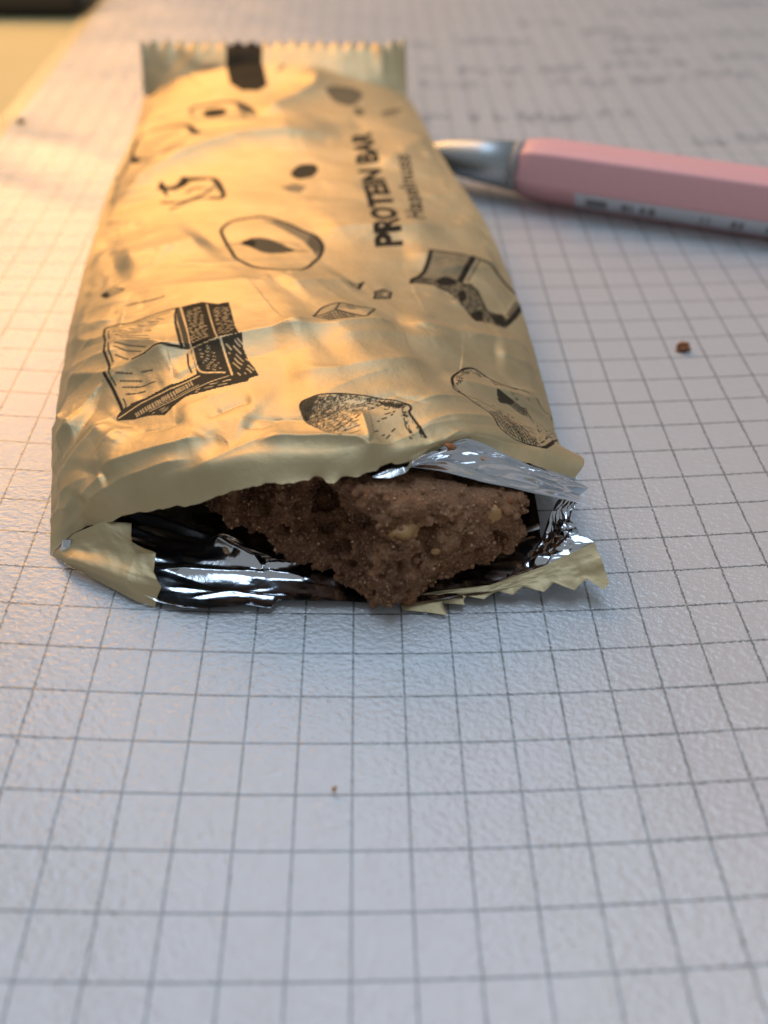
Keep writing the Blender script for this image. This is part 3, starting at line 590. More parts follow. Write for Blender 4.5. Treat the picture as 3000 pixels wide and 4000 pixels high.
WRAP_W = 62.0
def front_panel_net(u):
    """rows of the film's upper face from the torn mouth to the end seal: list of (v in mm, points (nu,3))"""
    rows = []
    for key in ('row_edge', 'row_ridge', 'row_back'):
        p = np.array(PTS[key], float); a = (p[:, 0] - p[0, 0]) / (p[-1, 0] - p[0, 0])
        rows.append(pchip(a, p, u))
    for L, R, h in PTS['rows']:
        L = np.array(L); R = np.array(R)
        q = L[None] * (1 - u[:, None]) + R[None] * u[:, None]
        q[:, 2] += pillow(u, h)
        rows.append(q)
    v = [0.0, 4.0, 10.0]
    ymid = [np.mean(r[:, 1]) for r in rows]
    for k in range(3, len(rows)): v.append(v[-1] + max(3.0, ymid[k] - ymid[k - 1]))
    return v, np.array(rows)
def front_panel_base(u, v):
    vs, rows = front_panel_net(u)
    return pchip(vs, rows, v)
def panel_length():
    return front_panel_net(np.linspace(0, 1, 5))[0][-1]
def back_z(x, y):
    """height of the back film over the sheet: flat under the bar, turning up to meet the folded side edges"""
    vq = np.linspace(10.0, panel_length(), 60); E = front_panel_base(np.array([0.0, 1.0]), vq)
    lx, rx = np.interp(y, E[:, 0, 1], E[:, 0, 0]), np.interp(y, E[:, 1, 1], E[:, 1, 0])
    lz, rz = np.interp(y, E[:, 0, 1], E[:, 0, 2]), np.interp(y, E[:, 1, 1], E[:, 1, 2])
    q = np.clip((x - lx) / (rx - lx), 0, 1); k = np.clip(np.minimum(q, 1 - q) / .13, 0, 1); k = 1 - (1 - k) ** 2
    return (lz * (1 - q) + rz * q) * (1 - k) + (paper_z(x, y) + .75) * k
# ------------------------------------------------------------------ printed artwork, drawn in the film's own flat coordinates (mm)
PX = 0.065
class Canvas:
    def __init__(self, w, h):
        self.w, self.h = int(w / PX) + 4, int(h / PX) + 4
        self.a = np.zeros((self.h, self.w), np.float32)
    def _box(self, p, m):
        lo = np.floor((p.min(0) - m) / PX).astype(int); hi = np.ceil((p.max(0) + m) / PX).astype(int) + 1
        x0, y0 = np.maximum(lo, 0); x1, y1 = min(hi[0], self.w), min(hi[1], self.h)
        if x1 <= x0 or y1 <= y0: return None
        X, Y = np.meshgrid((np.arange(x0, x1)) * PX, (np.arange(y0, y1)) * PX)
        return (slice(y0, y1), slice(x0, x1)), X, Y
    def stroke(self, pts, w, alpha=1.0, w2=None, erase=False):
        p = np.asarray(pts, float); n = len(p) - 1
        for i in range(n):
            a, b = p[i], p[i + 1]; wa = w if w2 is None else w + (w2 - w) * (i + .5) / n
            bx = self._box(np.array([a, b]), wa)
            if bx is None: continue
            sl, X, Y = bx; d = b - a; L = (d @ d) + 1e-9
            t = np.clip(((X - a[0]) * d[0] + (Y - a[1]) * d[1]) / L, 0, 1)
            D = np.hypot(X - a[0] - t * d[0], Y - a[1] - t * d[1])
            v = alpha * np.clip((wa / 2 - D) / PX + .5, 0, 1)
            self.a[sl] = self.a[sl] * (1 - v) if erase else np.maximum(self.a[sl], v)
    def inside(self, poly, X, Y):
        r = np.zeros(X.shape, bool); n = len(poly); j = n - 1
        for i in range(n):
            xi, yi = poly[i]; xj, yj = poly[j]
            c = ((yi > Y) != (yj > Y)) & (X < (xj - xi) * (Y - yi) / (yj - yi + 1e-12) + xi)
            r ^= c; j = i
        return r
    def fill(self, poly, alpha=1.0, erase=False):
        p = np.asarray(poly, float); bx = self._box(p, .1)
        if bx is None: return
        sl, X, Y = bx; m = self.inside(p, X, Y)
        self.a[sl] = np.where(m, self.a[sl] * (1 - alpha) if erase else np.maximum(self.a[sl], alpha), self.a[sl])
    def hatch(self, poly, d, gap, w, dash=0, alpha=1.0, erase=False, jit=0.25):
        """parallel strokes along direction d inside a polygon, broken into dashes when dash > 0"""
        p = np.asarray(poly, float); d = np.asarray(d, float); d /= np.linalg.norm(d); nrm = np.array([-d[1], d[0]])
        c = p.mean(0); R = np.max(np.linalg.norm(p - c, axis=1)); k = -R
        while k < R:
            k += gap * (1 + jit * RNG.uniform(-1, 1)); t = np.arange(-R, R, PX * 2)
            q = c + nrm * k + t[:, None] * d
            ins = self.inside(p, q[:, 0], q[:, 1]); run = []
            ph = RNG.uniform(0, 1)
            for i, ok in enumerate(ins):
                if dash: ok = ok and ((t[i] / dash + ph) % 1.0) < 0.66
                if ok: run.append(q[i])
                elif run:
                    if len(run) > 2: self.stroke([run[0], run[len(run) // 2] + nrm * gap * .15 * RNG.uniform(-1, 1), run[-1]], w * RNG.uniform(.75, 1.2), alpha, erase=erase)
                    run = []
            if len(run) > 2: self.stroke([run[0], run[-1]], w, alpha, erase=erase)
    def stipple(self, poly, n, length, w, d, focus=None, fall=0.0, alpha=1.0, spread=0.5):
        """short dashes; denser near the focus point"""
        p = np.asarray(poly, float); lo, hi = p.min(0), p.max(0); d = np.asarray(d, float); d /= np.linalg.norm(d)
        base = math.atan2(d[1], d[0]); got = 0; tries = 0
        while got < n and tries < n * 60:
            tries += 1; q = RNG.uniform(lo, hi)
            if not self.inside(p, np.array([q[0]]), np.array([q[1]]))[0]: continue
            if focus is not None and RNG.uniform() > math.exp(-np.linalg.norm(q - np.asarray(focus)) / fall): continue
            a = base + RNG.normal(0, spread); L = length * RNG.uniform(.4, 1.3); v = np.array([math.cos(a), math.sin(a)]) * L / 2
            self.stroke([q - v, q + v], w * RNG.uniform(.7, 1.3), alpha); got += 1
    def text(self, string, org, right, up, bold=0.0):
        """built-in font outlines laid along two flat vectors (right = advance for one em, up = one em)"""
        cu = bpy.data.curves.new("lettering", 'FONT'); cu.body = string; cu.size = 1.0; cu.resolution_u = 6; cu.offset = bold
        ob = bpy.data.objects.new("lettering", cu); COL.objects.link(ob)
        me = ob.to_mesh(); me.calc_loop_triangles()
        V = np.array([v.co[:2] for v in me.vertices]); T = [t.vertices[:] for t in me.loop_triangles]
        ob.to_mesh_clear(); bpy.data.objects.remove(ob); bpy.data.curves.remove(cu)
        V[:, 0] -= V[:, 0].min(); V[:, 0] /= V[:, 0].max(); V[:, 1] /= V[:, 1].max()
        F = np.asarray(org) + V[:, :1] * np.asarray(right) + V[:, 1:] * np.asarray(up)
        for t in T: self.fill(F[list(t)])
    def sample(self, s, t):
        x = np.clip(s / PX, 0, self.w - 1.01); y = np.clip(t / PX, 0, self.h - 1.01)
        i = x.astype(int); j = y.astype(int); fx = x - i; fy = y - j; a = self.a
        return (a[j, i] * (1 - fx) + a[j, i + 1] * fx) * (1 - fy) + (a[j + 1, i] * (1 - fx) + a[j + 1, i + 1] * fx) * fy

def smooth_line(pts, closed=False, n=6):
    p = np.asarray(pts, float)
    if len(p) < 3: return p
    q = np.vstack([p[-1], p, p[0], p[1]]) if closed else np.vstack([2 * p[0] - p[1], p, 2 * p[-1] - p[-2]])
    out = []
    for i in range(1, len(q) - 2):
        for k in range(n):
            t = k / n; a, b, c, d = q[i - 1], q[i], q[i + 1], q[i + 2]
            out.append(.5 * (2 * b + (c - a) * t + (2 * a - 5 * b + 4 * c - d) * t * t + (3 * b - a - 3 * c + d) * t ** 3))
    out.append(q[-2]); return np.array(out)

def draw(ops, w, h):
    cv = Canvas(w, h)
    for op in ops:
        k = op[0]
        if k == 'line': cv.stroke(op[2], op[1], *op[3:])
        elif k == 'curve': cv.stroke(smooth_line(op[2]), op[1], *op[3:])
        elif k == 'loop': cv.stroke(smooth_line(op[2], True), op[1], *op[3:])
        elif k == 'fill': cv.fill(op[1], *op[2:])
        elif k == 'blob': cv.fill(smooth_line(op[1], True), *op[2:])
        elif k == 'cut': cv.fill(op[1], 1.0, True)
        elif k == 'cutblob': cv.fill(smooth_line(op[1], True), 1.0, True)
        elif k == 'cutline': cv.stroke(smooth_line(op[2]), op[1], 1.0, None, True)
        elif k == 'hatch': cv.hatch(*op[1:])
        elif k == 'cuthatch': cv.hatch(*op[1:6], 1.0, True)
        elif k == 'stip': cv.stipple(*op[1:])
        elif k == 'text': cv.text(*op[1:])
    return cv

def crease_field(s, t):
    """height of folds in the film: each fold is a line with its own steepness on either side"""
    D = np.zeros_like(s)
    for pts, amp, wl, wr, rnd in CREASES:
        p = np.asarray(pts, float); best = np.full(s.shape, 1e9); sd = np.zeros_like(s); al = np.zeros_like(s)
        m = 5 * max(wl, wr)
        reg = (s > p[:, 0].min() - m) & (s < p[:, 0].max() + m) & (t > p[:, 1].min() - m) & (t < p[:, 1].max() + m)
        if not reg.any(): continue
        S, T = s[reg], t[reg]; b = np.full(S.shape, 1e9); sg = np.zeros_like(S); a = np.zeros_like(S)
        L = np.r_[0, np.cumsum(np.linalg.norm(np.diff(p, axis=0), axis=1))]; tot = L[-1]
        for i in range(len(p) - 1):
            A, B = p[i], p[i + 1]; d = B - A; l2 = d @ d + 1e-9
            tt = ((S - A[0]) * d[0] + (T - A[1]) * d[1]) / l2; tc = np.clip(tt, 0, 1)
            dx, dy = S - A[0] - tc * d[0], T - A[1] - tc * d[1]; dist = np.hypot(dx, dy)
            n = dist < b
            b = np.where(n, dist, b); sg = np.where(n, np.sign(d[0] * dy - d[1] * dx), sg); a = np.where(n, (L[i] + tc * (L[i + 1] - L[i])) / tot, a)
        w = np.where(sg > 0, wl, wr); dd = np.sqrt(b * b + rnd * rnd) - rnd
        fade = np.clip(np.minimum(a, 1 - a) / 0.22, 0, 1); fade = fade * fade * (3 - 2 * fade)
        D[reg] += amp * np.exp(-dd / w) * fade
    return D
# ------------------------------------------------------------------ table, sheet and sleeve
def rect_sheet(name, x0, x1, y0, y1, step, lift, mat, hand=False):
    X = np.arange(x0, x1 + 1e-6, step); Y = np.arange(y0, y1 + 1e-6, step)
    X, Y = np.meshgrid(X, Y)
    Z = sheet_z(X, Y) + lift
    return X, Y, Z
def sheet_object(name, X, Y, Z, mat, attrs=None):
    P = stk([X, Y, Z], -1)
    o = grid_obj(name, P, mat, None, attrs=attrs)
    o.location = (GX * MM, GY * MM, 0); o.rotation_euler = (0, 0, YAW)      # object axes follow the ruling
    return o

me = raw_mesh("table_top", [(-700, -500, -1.2), (700, -500, -1.2), (700, 900, -1.2), (-700, 900, -1.2), (-700, -500, -26), (700, -500, -26), (700, 900, -26), (-700, 900, -26)],
              quads=np.array([(0, 1, 2, 3), (7, 6, 5, 4), (0, 4, 5, 1), (1, 5, 6, 2), (2, 6, 7, 3), (3, 7, 4, 0)]), smooth=False)
tag(link("table_top", me, TABLE), kind="structure")

X, Y, Z = rect_sheet("grid_paper", -73.0, 130.0, -62, 232, 0.5, 0.0, PAPER)
# handwriting far up the sheet: rows of loose pen strokes
hand = Canvas(206, 300)
def scribble(x, y, w, hgt, dens=1.0, th=.5):
    n = max(3, int(w / 1.1)); q = []
    for i in range(n * 3 + 1):
        q.append((x + 75 + w * i / (n * 3) + RNG.uniform(-.4, .4), y + 64 + hgt * (RNG.uniform(-.5, .5) + .35 * (-1) ** i)))
    hand.stroke(q, th * .9, dens)
for (x, y, w, hg, dn) in HANDWRITING: scribble(x, y, w, hg, dn)
ink = hand.sample(X + 75, Y + 64)
lift = np.clip((np.abs(X - 2 - .26 * Y) - 8) / 26, 0, 1) * np.clip(1.15 - np.maximum(Y, 0) / 160, 0.2, 1)
paper = sheet_object("grid_paper", X, Y, Z, PAPER, {"ink": ink, "lift": lift})
tag(paper, "sheet of white squared paper with handwriting, lying inside the clear sleeve", "paper")

X, Y, Z = rect_sheet("plastic_sleeve", -76.0, 134.0, -63, 240, 1.0, 0.35, SLEEVE)
# slack film: long shallow buckles on the lamp side
bk = .9 * np.exp(-((Y - 95 + .55 * (X + 62)) / 7) ** 2) * np.exp(-((X + 66) / 16) ** 2) + .7 * np.exp(-((Y - 118 + .5 * (X + 62)) / 6) ** 2) * np.exp(-((X + 64) / 14) ** 2)
Z = Z + bk + .12 * fbm(stk([X / 14, Y / 14, X * 0], -1), 2, 3) + .12
sleeve = sheet_object("plastic_sleeve", X, Y, Z, SLEEVE)
tag(sleeve, "clear embossed plastic sleeve lying over the squared paper", "plastic sleeve")

# dark thing at the far corner of the table
me = raw_mesh("dark_case", [(-200, 268, -1.1), (-84, 266, -1.1), (-84, 350, -1.1), (-200, 352, -1.1), (-200, 268, 7), (-84, 266, 7), (-84, 350, 7), (-200, 352, 7)],
              quads=np.array([(3, 2, 1, 0), (4, 5, 6, 7), (0, 1, 5, 4), (1, 2, 6, 5), (2, 3, 7, 6), (3, 0, 4, 7)]), smooth=False)
bm = bmesh.new(); bm.from_mesh(me); bmesh.ops.bevel(bm, geom=bm.edges[:], offset=2.5 * MM, segments=3, affect='EDGES'); bm.to_mesh(me); bm.free()
case = link("dark_case", me, DARK); tag(case, "dark flat case at the far left corner of the table", "case")

# ------------------------------------------------------------------ wrapper
wrap = empty("bar_wrapper", (-10, 75, 0.3))
tag(wrap, "torn open gold foil wrapper printed with hazelnut and chocolate drawings", "wrapper")
PL = panel_length()
NU = 540
u = np.linspace(0, 1, NU)
vv = [0.0]
while vv[-1] < PL: vv.append(vv[-1] + 0.10 + 0.0022 * vv[-1])
v = np.array(vv); v = v * PL / v[-1]; NV = len(v)
P = front_panel_base(u, v)
S = np.repeat(u[None] * WRAP_W, NV, 0); T = np.repeat(v[:, None], NU, 1)
N = grid_normals(P)
for side_, cnt, am in ((0, 48, .30), (1, 34, .18)):                               # small folds running in from the side edges
    for i in range(cnt):
        t0 = 6 + (PL - 10) * (i + RNG.uniform(.1, .9)) / cnt; ln = RNG.uniform(4, 15) * (1 if side_ == 0 else .8); sl = RNG.normal(.15, .30)
        s0 = -1.5; mid = RNG.normal(0, .6)
        pts = [(s0, t0 - sl * 2), (s0 + ln * .5, t0 + sl * ln * .5 + mid), (s0 + ln, t0 + sl * ln)]
        if side_: pts = [(WRAP_W - a_, b_) for a_, b_ in pts][::-1]
        CREASES.append((pts, am * RNG.uniform(.35, 1.2) * RNG.choice([1, 1, -.7]), RNG.uniform(.6, 2.0), RNG.uniform(.4, 1.2), .06))
for i in range(24):                                                               # short kinks over the face
    a0, b0 = RNG.uniform(4, WRAP_W - 4), RNG.uniform(6, PL - 4); an = RNG.normal(.1, .3); ln = RNG.uniform(3, 11)
    CREASES.append(([(a0, b0), (a0 + ln * .5 * math.cos(an), b0 + ln * .5 * math.sin(an) + RNG.normal(0, .4)), (a0 + ln * math.cos(an), b0 + ln * math.sin(an))],
                    RNG.uniform(.05, .15) * RNG.choice([1, -1]), RNG.uniform(.8, 2.5), RNG.uniform(.6, 2.0), .10))
for (n_, sa, sb, ta, tb, aa, ab, sg_) in ((30, 0, 24, 8, 60, .08, .24, .4), (22, 4, 58, 3, 13, .08, .26, .22), (26, 38, 62, 10, 60, .06, .18, .4)):   # crumpled zones
    for i in range(n_):
        a0, b0 = RNG.uniform(sa, sb), RNG.uniform(ta, tb); an = RNG.normal(.18, sg_); ln = RNG.uniform(3.5, 13)
        CREASES.append(([(a0, b0), (a0 + ln * .5 * math.cos(an), b0 + ln * .5 * math.sin(an) + RNG.normal(0, .5)), (a0 + ln * math.cos(an), b0 + ln * math.sin(an))],
                        RNG.uniform(aa, ab) * RNG.choice([1, 1, -1]), RNG.uniform(.5, 1.6), RNG.uniform(.4, 1.2), .04))
D = crease_field(S, T)
edge = np.minimum(S, WRAP_W - S)
ns = stk([S / 20, T / 9, S * 0], -1)
D += .24 * fbm(ns, 3, 5) * np.clip(edge / 4, .15, 1) * np.clip(T / 8, .4, 1)
# fine crinkle: flat facets meeting in thin creases, strongest along the left side and near the seal
q = stk([S / 9 + .35 * fbm(stk([S / 8, T / 8, S * 0], -1), 2, 21), T / 5 + S / 30], -1)
d1, d2, hid = cells(q, 4)
D += CRINKLE * (d2 - d1) * np.clip(1.2 - S / 40, .25, 1)
D *= np.clip(edge / 2.5, .4, 1)
P = P + N * D[..., None]
# torn mouth: ragged edge
rag = np.exp(-T / .7) * (fbm(stk([S / 1.6, S * 0, S * 0], -1), 3, 31) * (.22 + .38 * np.exp(-((S - 33) / 7) ** 2)) * np.clip(S / 8, .15, 1))
P[..., 1] += rag; P[..., 2] += rag * .3
art = draw(ART, WRAP_W, PL)
panel = grid_obj("front_panel", P, GOLD, wrap, attrs={"ink": art.sample(S, T)})
# silver inner face of the same film
Q = P[3::4, 2::4] - grid_normals(P)[3::4, 2::4] * .12
grid_obj("inner_foil", Q, FOIL, panel, flip=True)

# end seal: crimped strip standing up behind the pack, saw-tooth top
nu, nvv = 361, 26
us = np.linspace(0, 1, nu); base = front_panel_base(us, np.array([PL]))[0]
hts = np.linspace(0, 1, nvv)[:, None]
tooth = np.abs(((us * 19) % 1) - .5) * 2
top = stk([np.interp(us, [0, 1], [SEAL['x0'], SEAL['x1']]), np.interp(us, [0, 1], [SEAL['y0'], SEAL['y1']]), np.interp(us, [0, 1], [SEAL['z0'], SEAL['z1']])], -1)
PS = base[None] * (1 - hts[..., None]) + top[None] * hts[..., None]
PS[..., 2] -= 1.0 * (1 - tooth)[None] * hts ** 7
PS[..., 1] += .07 * np.sin(hts * 2 * np.pi * 9) * np.clip(hts * 4, 0, 1)                       # crimp ribs
PS[..., 1] += .5 * fbm(stk([us[None] * 9 + hts * 0, hts * 1.5 + us[None] * 0, hts * 0 + us[None] * 0], -1), 2, 8)
fold = np.clip((us[None] - .9) / .1, 0, 1); PS[..., 1] += 4.0 * fold * fold * hts - 1.2 * np.exp(-((us[None] - .905) / .02) ** 2) * hts
sealink = np.zeros((nvv, nu)); sealink[:, (us > .325) & (us < .462)] = 1.0
sealink = np.maximum(sealink, .55 * np.exp(-((us[None] - .265) / .045) ** 2 - ((hts - .2) / .16) ** 2))
grid_obj("end_seal", PS, GOLD, wrap, attrs={"ink": sealink})

# back panel under the bar
nu2, nv2 = 120, 160
ub = np.linspace(0, 1, nu2); vb = np.linspace(10.0, PL, nv2)
E0 = front_panel_base(np.array([0.0, 1.0]), vb); Lf, Rt = E0[:, 0], E0[:, 1]
B = Lf[:, None] * (1 - ub[None, :, None]) + Rt[:, None] * ub[None, :, None]
floor = paper_z(B[..., 0], B[..., 1]) + .75
k = np.clip(np.minimum(ub, 1 - ub) / .13, 0, 1); k = 1 - (1 - k) ** 2
B[..., 2] = B[..., 2] * (1 - k[None]) + floor * k[None]
grid_obj("back_panel", B, GOLD, wrap, flip=True)

# foil lining of the back panel, spread out in front of the bar
fe = np.array(PTS['lining_front'], float)
nu3, nv3 = 420, 170
uf = np.linspace(0, 1, nu3); F0 = lerp_poly(fe, uf)
bx = np.interp(uf, [0, 1], [-34.0, 17.5]); F1 = stk([bx, np.full(nu3, 90.0), bx * 0], -1)
w = np.linspace(0, 1, nv3)[:, None, None] ** 1.6
LN = F0[None] * (1 - w) + F1[None] * w
LN[..., 0] = F0[None, :, 0] + (bx - F0[:, 0])[None] * np.clip((LN[..., 1] - 54.5) / 10, 0, 1)
fl = paper_z(LN[..., 0], LN[..., 1]) + .8
LN[..., 2] = np.where(w[..., 0] < .02, LN[..., 2], fl)
LN[..., 2] = fl + (F0[None, :, 2] - fl[0]) * np.exp(-w[..., 0] * 4)
lx, ly = LN[..., 0], LN[..., 1]
side = np.clip((-lx - 22) / 12, 0, 1) + np.clip((lx - 13) / 6, 0, 1) * .6
LN[..., 2] += 2.2 * side ** 1.6
for (ax, ay, bx_, by, amp, wd) in LINING_FOLDS:
    A = np.array([ax, ay]); Bv = np.array([bx_, by]); d = Bv - A; l2 = d @ d
    tt = np.clip(((lx - ax) * d[0] + (ly - ay) * d[1]) / l2, 0, 1)
    dist = np.hypot(lx - ax - tt * d[0], ly - ay - tt * d[1])
    LN[..., 2] += amp * np.exp(-np.maximum(dist - .05, 0) / wd) * np.clip(np.minimum(tt, 1 - tt) * 6 + .15, 0, 1)
c1, c2, _ = cells(stk([lx / 9 + .25 * ly, ly / 3.4], -1), 14)
LN[..., 2] += (.45 * (c2 - c1) + .10 * fbm(stk([lx / 6, ly / 2.0, lx * 0], -1), 3, 44)) * np.clip((ly - 55.0) / 6, .12, 1)
LN[..., 2] += .55 * np.exp(-np.maximum(ly - np.interp(lx, F0[:, 0], F0[:, 1]), 0) / 1.1)
LN[..., 2] = np.where(ly > 66, np.maximum(LN[..., 2], back_z(lx, ly) + .2), LN[..., 2])
grid_obj("foil_lining", LN, FOIL, wrap)

# torn lip of delaminated foil on the right of the mouth
LP = coons(PTS['foil_lip_bot'], PTS['foil_lip_top'], [PTS['foil_lip_bot'][0], PTS['foil_lip_top'][0]], [PTS['foil_lip_bot'][-1], PTS['foil_lip_top'][-1]], 260, 50)
a = np.linspace(0, 1, 50)[:, None]; b = np.linspace(0, 1, 260)[None]
lp = .75 * np.sin(np.pi * a) * np.clip(b * 5, 0, 1) + .6 * fbm(stk([b * 2.5 + a * 1, a * 6 + b * 2.5, a * 0 + b * 0], -1), 3, 51)
c1, c2, _ = cells(stk([b * 3.2 + a * .6, a * 4.5 - b * 2.2], -1), 9)
LP = LP + grid_normals(LP) * (lp + .8 * (c2 - c1))[..., None] * np.clip(np.minimum(a, 1.0) * 6, 0.15, 1)[..., None]
LP[..., 2] -= .08
grid_obj("foil_lip", LP, FOIL, panel)

# folded corner of the back film on the left
cr_ = lerp_poly(PTS['corner_right'], np.linspace(0, 1, 130)); cs_ = pchip(np.array([0, .5, 1.0]), cr_[[0, 65, 129]], np.linspace(0, 1, 130))
CP = coons(PTS['corner_bot'], PTS['corner_top'], PTS['corner_left'], cs_, 150, 130) + (cr_ - cs_)[:, None] * (np.linspace(0, 1, 150) ** 7)[None, :, None]
a = np.linspace(0, 1, 130)[:, None]; b = np.linspace(0, 1, 150)[None]
roll = 1.25 * np.exp(-((a - .22) / .17) ** 2) * np.clip(np.minimum(b, 1 - b) * 5, 0, 1) + .22 * fbm(stk([b * 3, a * 3 + b, a * 0 + b * 0], -1), 3, 61) * np.sin(np.pi * a)
Nn = grid_normals(CP); CP = CP + Nn * roll[..., None] * np.sign(Nn[..., 2:3].mean())
corner = grid_obj("folded_corner", CP, GOLD, wrap)
me = raw_mesh("foil_glint", [(-34.6, 60.4, 3.6), (-33.4, 60.3, 4.0), (-33.0, 61.0, 5.2), (-34.0, 61.2, 5.0), (-33.9, 60.6, 4.7)], tris=np.array([(0, 1, 4), (1, 2, 4), (2, 3, 4), (3, 0, 4)]), smooth=False)
link("foil_glint", me, FOIL, corner)

# saw-tooth strip of the front seal on the right
sz_ = lerp_poly(PTS['strip_bot'], np.linspace(0, 1, 520)); ss_ = pchip(np.array([0, .3, .65, 1.0]), sz_[[0, 156, 338, 519]] + np.array([0, .35, 0]), np.linspace(0, 1, 520))
SP = coons(ss_, PTS['strip_top'], [ss_[0], PTS['strip_top'][0]], [ss_[-1], PTS['strip_top'][-1]], 520, 60) + (sz_ - ss_)[None] * ((1 - np.linspace(0, 1, 60)) ** 7)[:, None, None]
a = np.linspace(0, 1, 60)[:, None]; b = np.linspace(0, 1, 520)[None]
sp = .22 * fbm(stk([b * 6, a * 2, a * 0 + b * 0], -1), 3, 71) * np.sin(np.pi * np.clip(a, 0, 1))
SP[..., 2] += sp
grid_obj("serrated_strip", SP, GOLD, wrap)

# crinkled foil gusset at the right side of the mouth
WB = coons(PTS['web_bot'], PTS['web_top'], PTS['web_left'], PTS['web_right'], 150, 150)
a = np.linspace(0, 1, 150)[:, None]; b = np.linspace(0, 1, 150)[None]
c1, c2, _ = cells(stk([b * 5 + a * 3, a * 3 - b * 1.5], -1), 19)
wv = (.5 * (c2 - c1) + .3 * fbm(stk([b * 6 + a * 5, a * 3, a * 0 + b * 0], -1), 3, 81)) * np.clip(np.minimum(np.minimum(a, 1 - a), np.minimum(b, 1 - b)) * 8, 0, 1)
WB = WB + grid_normals(WB) * wv[..., None]
grid_obj("foil_gusset", WB, FOIL, wrap)
# ------------------------------------------------------------------ the bar
bar = empty("protein_bar", (0, 62, 1.2))
tag(bar, "bitten brown cocoa bar with nut pieces sticking out of the wrapper", "protein bar")
cx, hx = -2.9, 18.1
def lower(x):                                                                     # underside rises on the bitten left
    return np.interp(x, [-21, -19, -15.5, -9, -4.8, -2, 0, 2, 5, 9, 13.5, 16, 18], [6.6, 5.2, 3.4, 2.0, .6, .05, -.2, 0, .4, .9, 1.8, 3.6, 5.0])
def upper(x):                                                                     # top slopes down under the torn foil on the right
    return np.interp(x, [-20, -5, 0, 2, 5.7, 10, 15.5, 18], [12.2, 12.6, 12.3, 12.0, 11.5, 10.8, 9.2, 8.4])
def front(x, z):
    y = np.interp(x, [-20, -17, -14, -10, -7, -4, -1, 1.5, 5, 9, 13, 16, 18], [64, 62.0, 60.6, 59.2, 58.2, 56.6, 55.3, 55.3, 57.5, 59.0, 60.6, 61.9, 63.4])
    lean = np.interp(z, [0, 2, 6, 10, 12.8], [-.5, -.1, .9, 2.2, 3.6])
    bite = 6.6 * np.exp(-((x + 5.6) / 3.4) ** 2 - ((z - 8) / 4.5) ** 2) + 1.6 * np.exp(-((x + 13) / 3.0) ** 2 - ((z - 7) / 4) ** 2)
    ledge = -1.2 * np.exp(-((x - 9) / 5) ** 2 - ((z - 8.5) / 2.2) ** 2)
    return y + lean + bite + ledge
# one sheet draped over the front face and folded back along the sides
ga = np.concatenate([-1 - np.linspace(1, 0, 70)[:-1] ** 1.4 * 1.3, np.linspace(-1, 1, 300), 1 + np.linspace(0, 1, 70)[1:] ** 1.4 * 1.3])
gb = np.concatenate([-1 - np.linspace(1, 0, 26)[:-1] ** 1.4, np.linspace(-1, 1, 120), 1 + np.linspace(0, 1, 110)[1:] ** 1.2])
Ga, Gb = np.meshgrid(ga, gb)
ca, cb = np.clip(Ga, -1, 1), np.clip(Gb, -1, 1)
ra = np.abs(ca) ** 6; rb = np.abs(cb) ** 6                                        # slightly rounded edges
xx = cx + hx * ca * (1 - .035 * rb)
lo, hi = lower(xx) + .95, upper(xx)
zz = lo + (hi - lo) * (.5 + .5 * cb * (1 - .05 * ra))
over = np.maximum(np.maximum(np.abs(Ga) - 1, 0), np.maximum(np.abs(Gb) - 1, 0))
yy = front(xx, zz) + .9 * np.maximum(ra, rb) ** 3 + over * 22
k = np.clip((yy - 63) / 14, 0, 1) * np.clip(over * 9, 0, 1)
zz = zz + (4.0 - zz) * .55 * k * np.clip((xx + 2) / 12, .25, 1)
xx = xx + (cx - xx) * .22 * k - .11 * np.maximum(yy - 62, 0) * np.clip(over * 9, 0, 1)
BP = stk([xx, yy, zz], -1); cap = BP.copy()
BP[..., 2] += np.maximum(paper_z(BP[..., 0], BP[..., 1]) - paper_z(0, 60), 0) * .25
Nb = grid_normals(BP); NBr, NBc = BP.shape[:2]; Nb = Nb * np.sign(-(Nb[NBr // 3, NBc // 2, 1]))
rough = np.interp(over, [0, .1, 1.3], [1, .6, .35])
g = BP / 1.0
smooth_top = np.clip((BP[..., 2] - upper(BP[..., 0]) + .9) / 1.0, 0, 1) * np.clip((BP[..., 0] + 1) / 3, 0, 1)
amp = rough * (1 - .78 * smooth_top) * (1 - .25 * np.clip((BP[..., 0] - 2) / 8, 0, 1))
gr = .62 * fbm(g / 3.6, 3, 101) + .50 * fbm(g / 1.25, 3, 111) + .20 * fbm(g / .38, 3, 121) - 3.0 * np.clip(fbm(g / 2.1, 2, 131) - .20, 0, 1)
BP = BP + Nb * (gr * amp)[..., None]
BP[..., 2] = np.maximum(BP[..., 2], paper_z(BP[..., 0], BP[..., 1]) + .45)
dough = grid_obj("bar_body", BP, BAR, bar)

def lump(center, size, seed, n=3, rough=.25, squash=(1, 1, 1), rot=0.0):
    """an irregular chip: displaced icosphere, in mm"""
    bm = bmesh.new(); bmesh.ops.create_icosphere(bm, subdivisions=n, radius=1.0)
    V = np.array([x.co[:] for x in bm.verts]); Fc = np.array([[x.index for x in f.verts] for f in bm.faces]); bm.free()
    V = V * (1 + rough * fbm(V * 1.3, 3, seed))[:, None]
    V = V * np.array(squash) * size
    c, s = math.cos(rot), math.sin(rot); V = stk([V[:, 0] * c - V[:, 1] * s, V[:, 0] * s + V[:, 1] * c, V[:, 2]], -1)
    return V + np.asarray(center), Fc

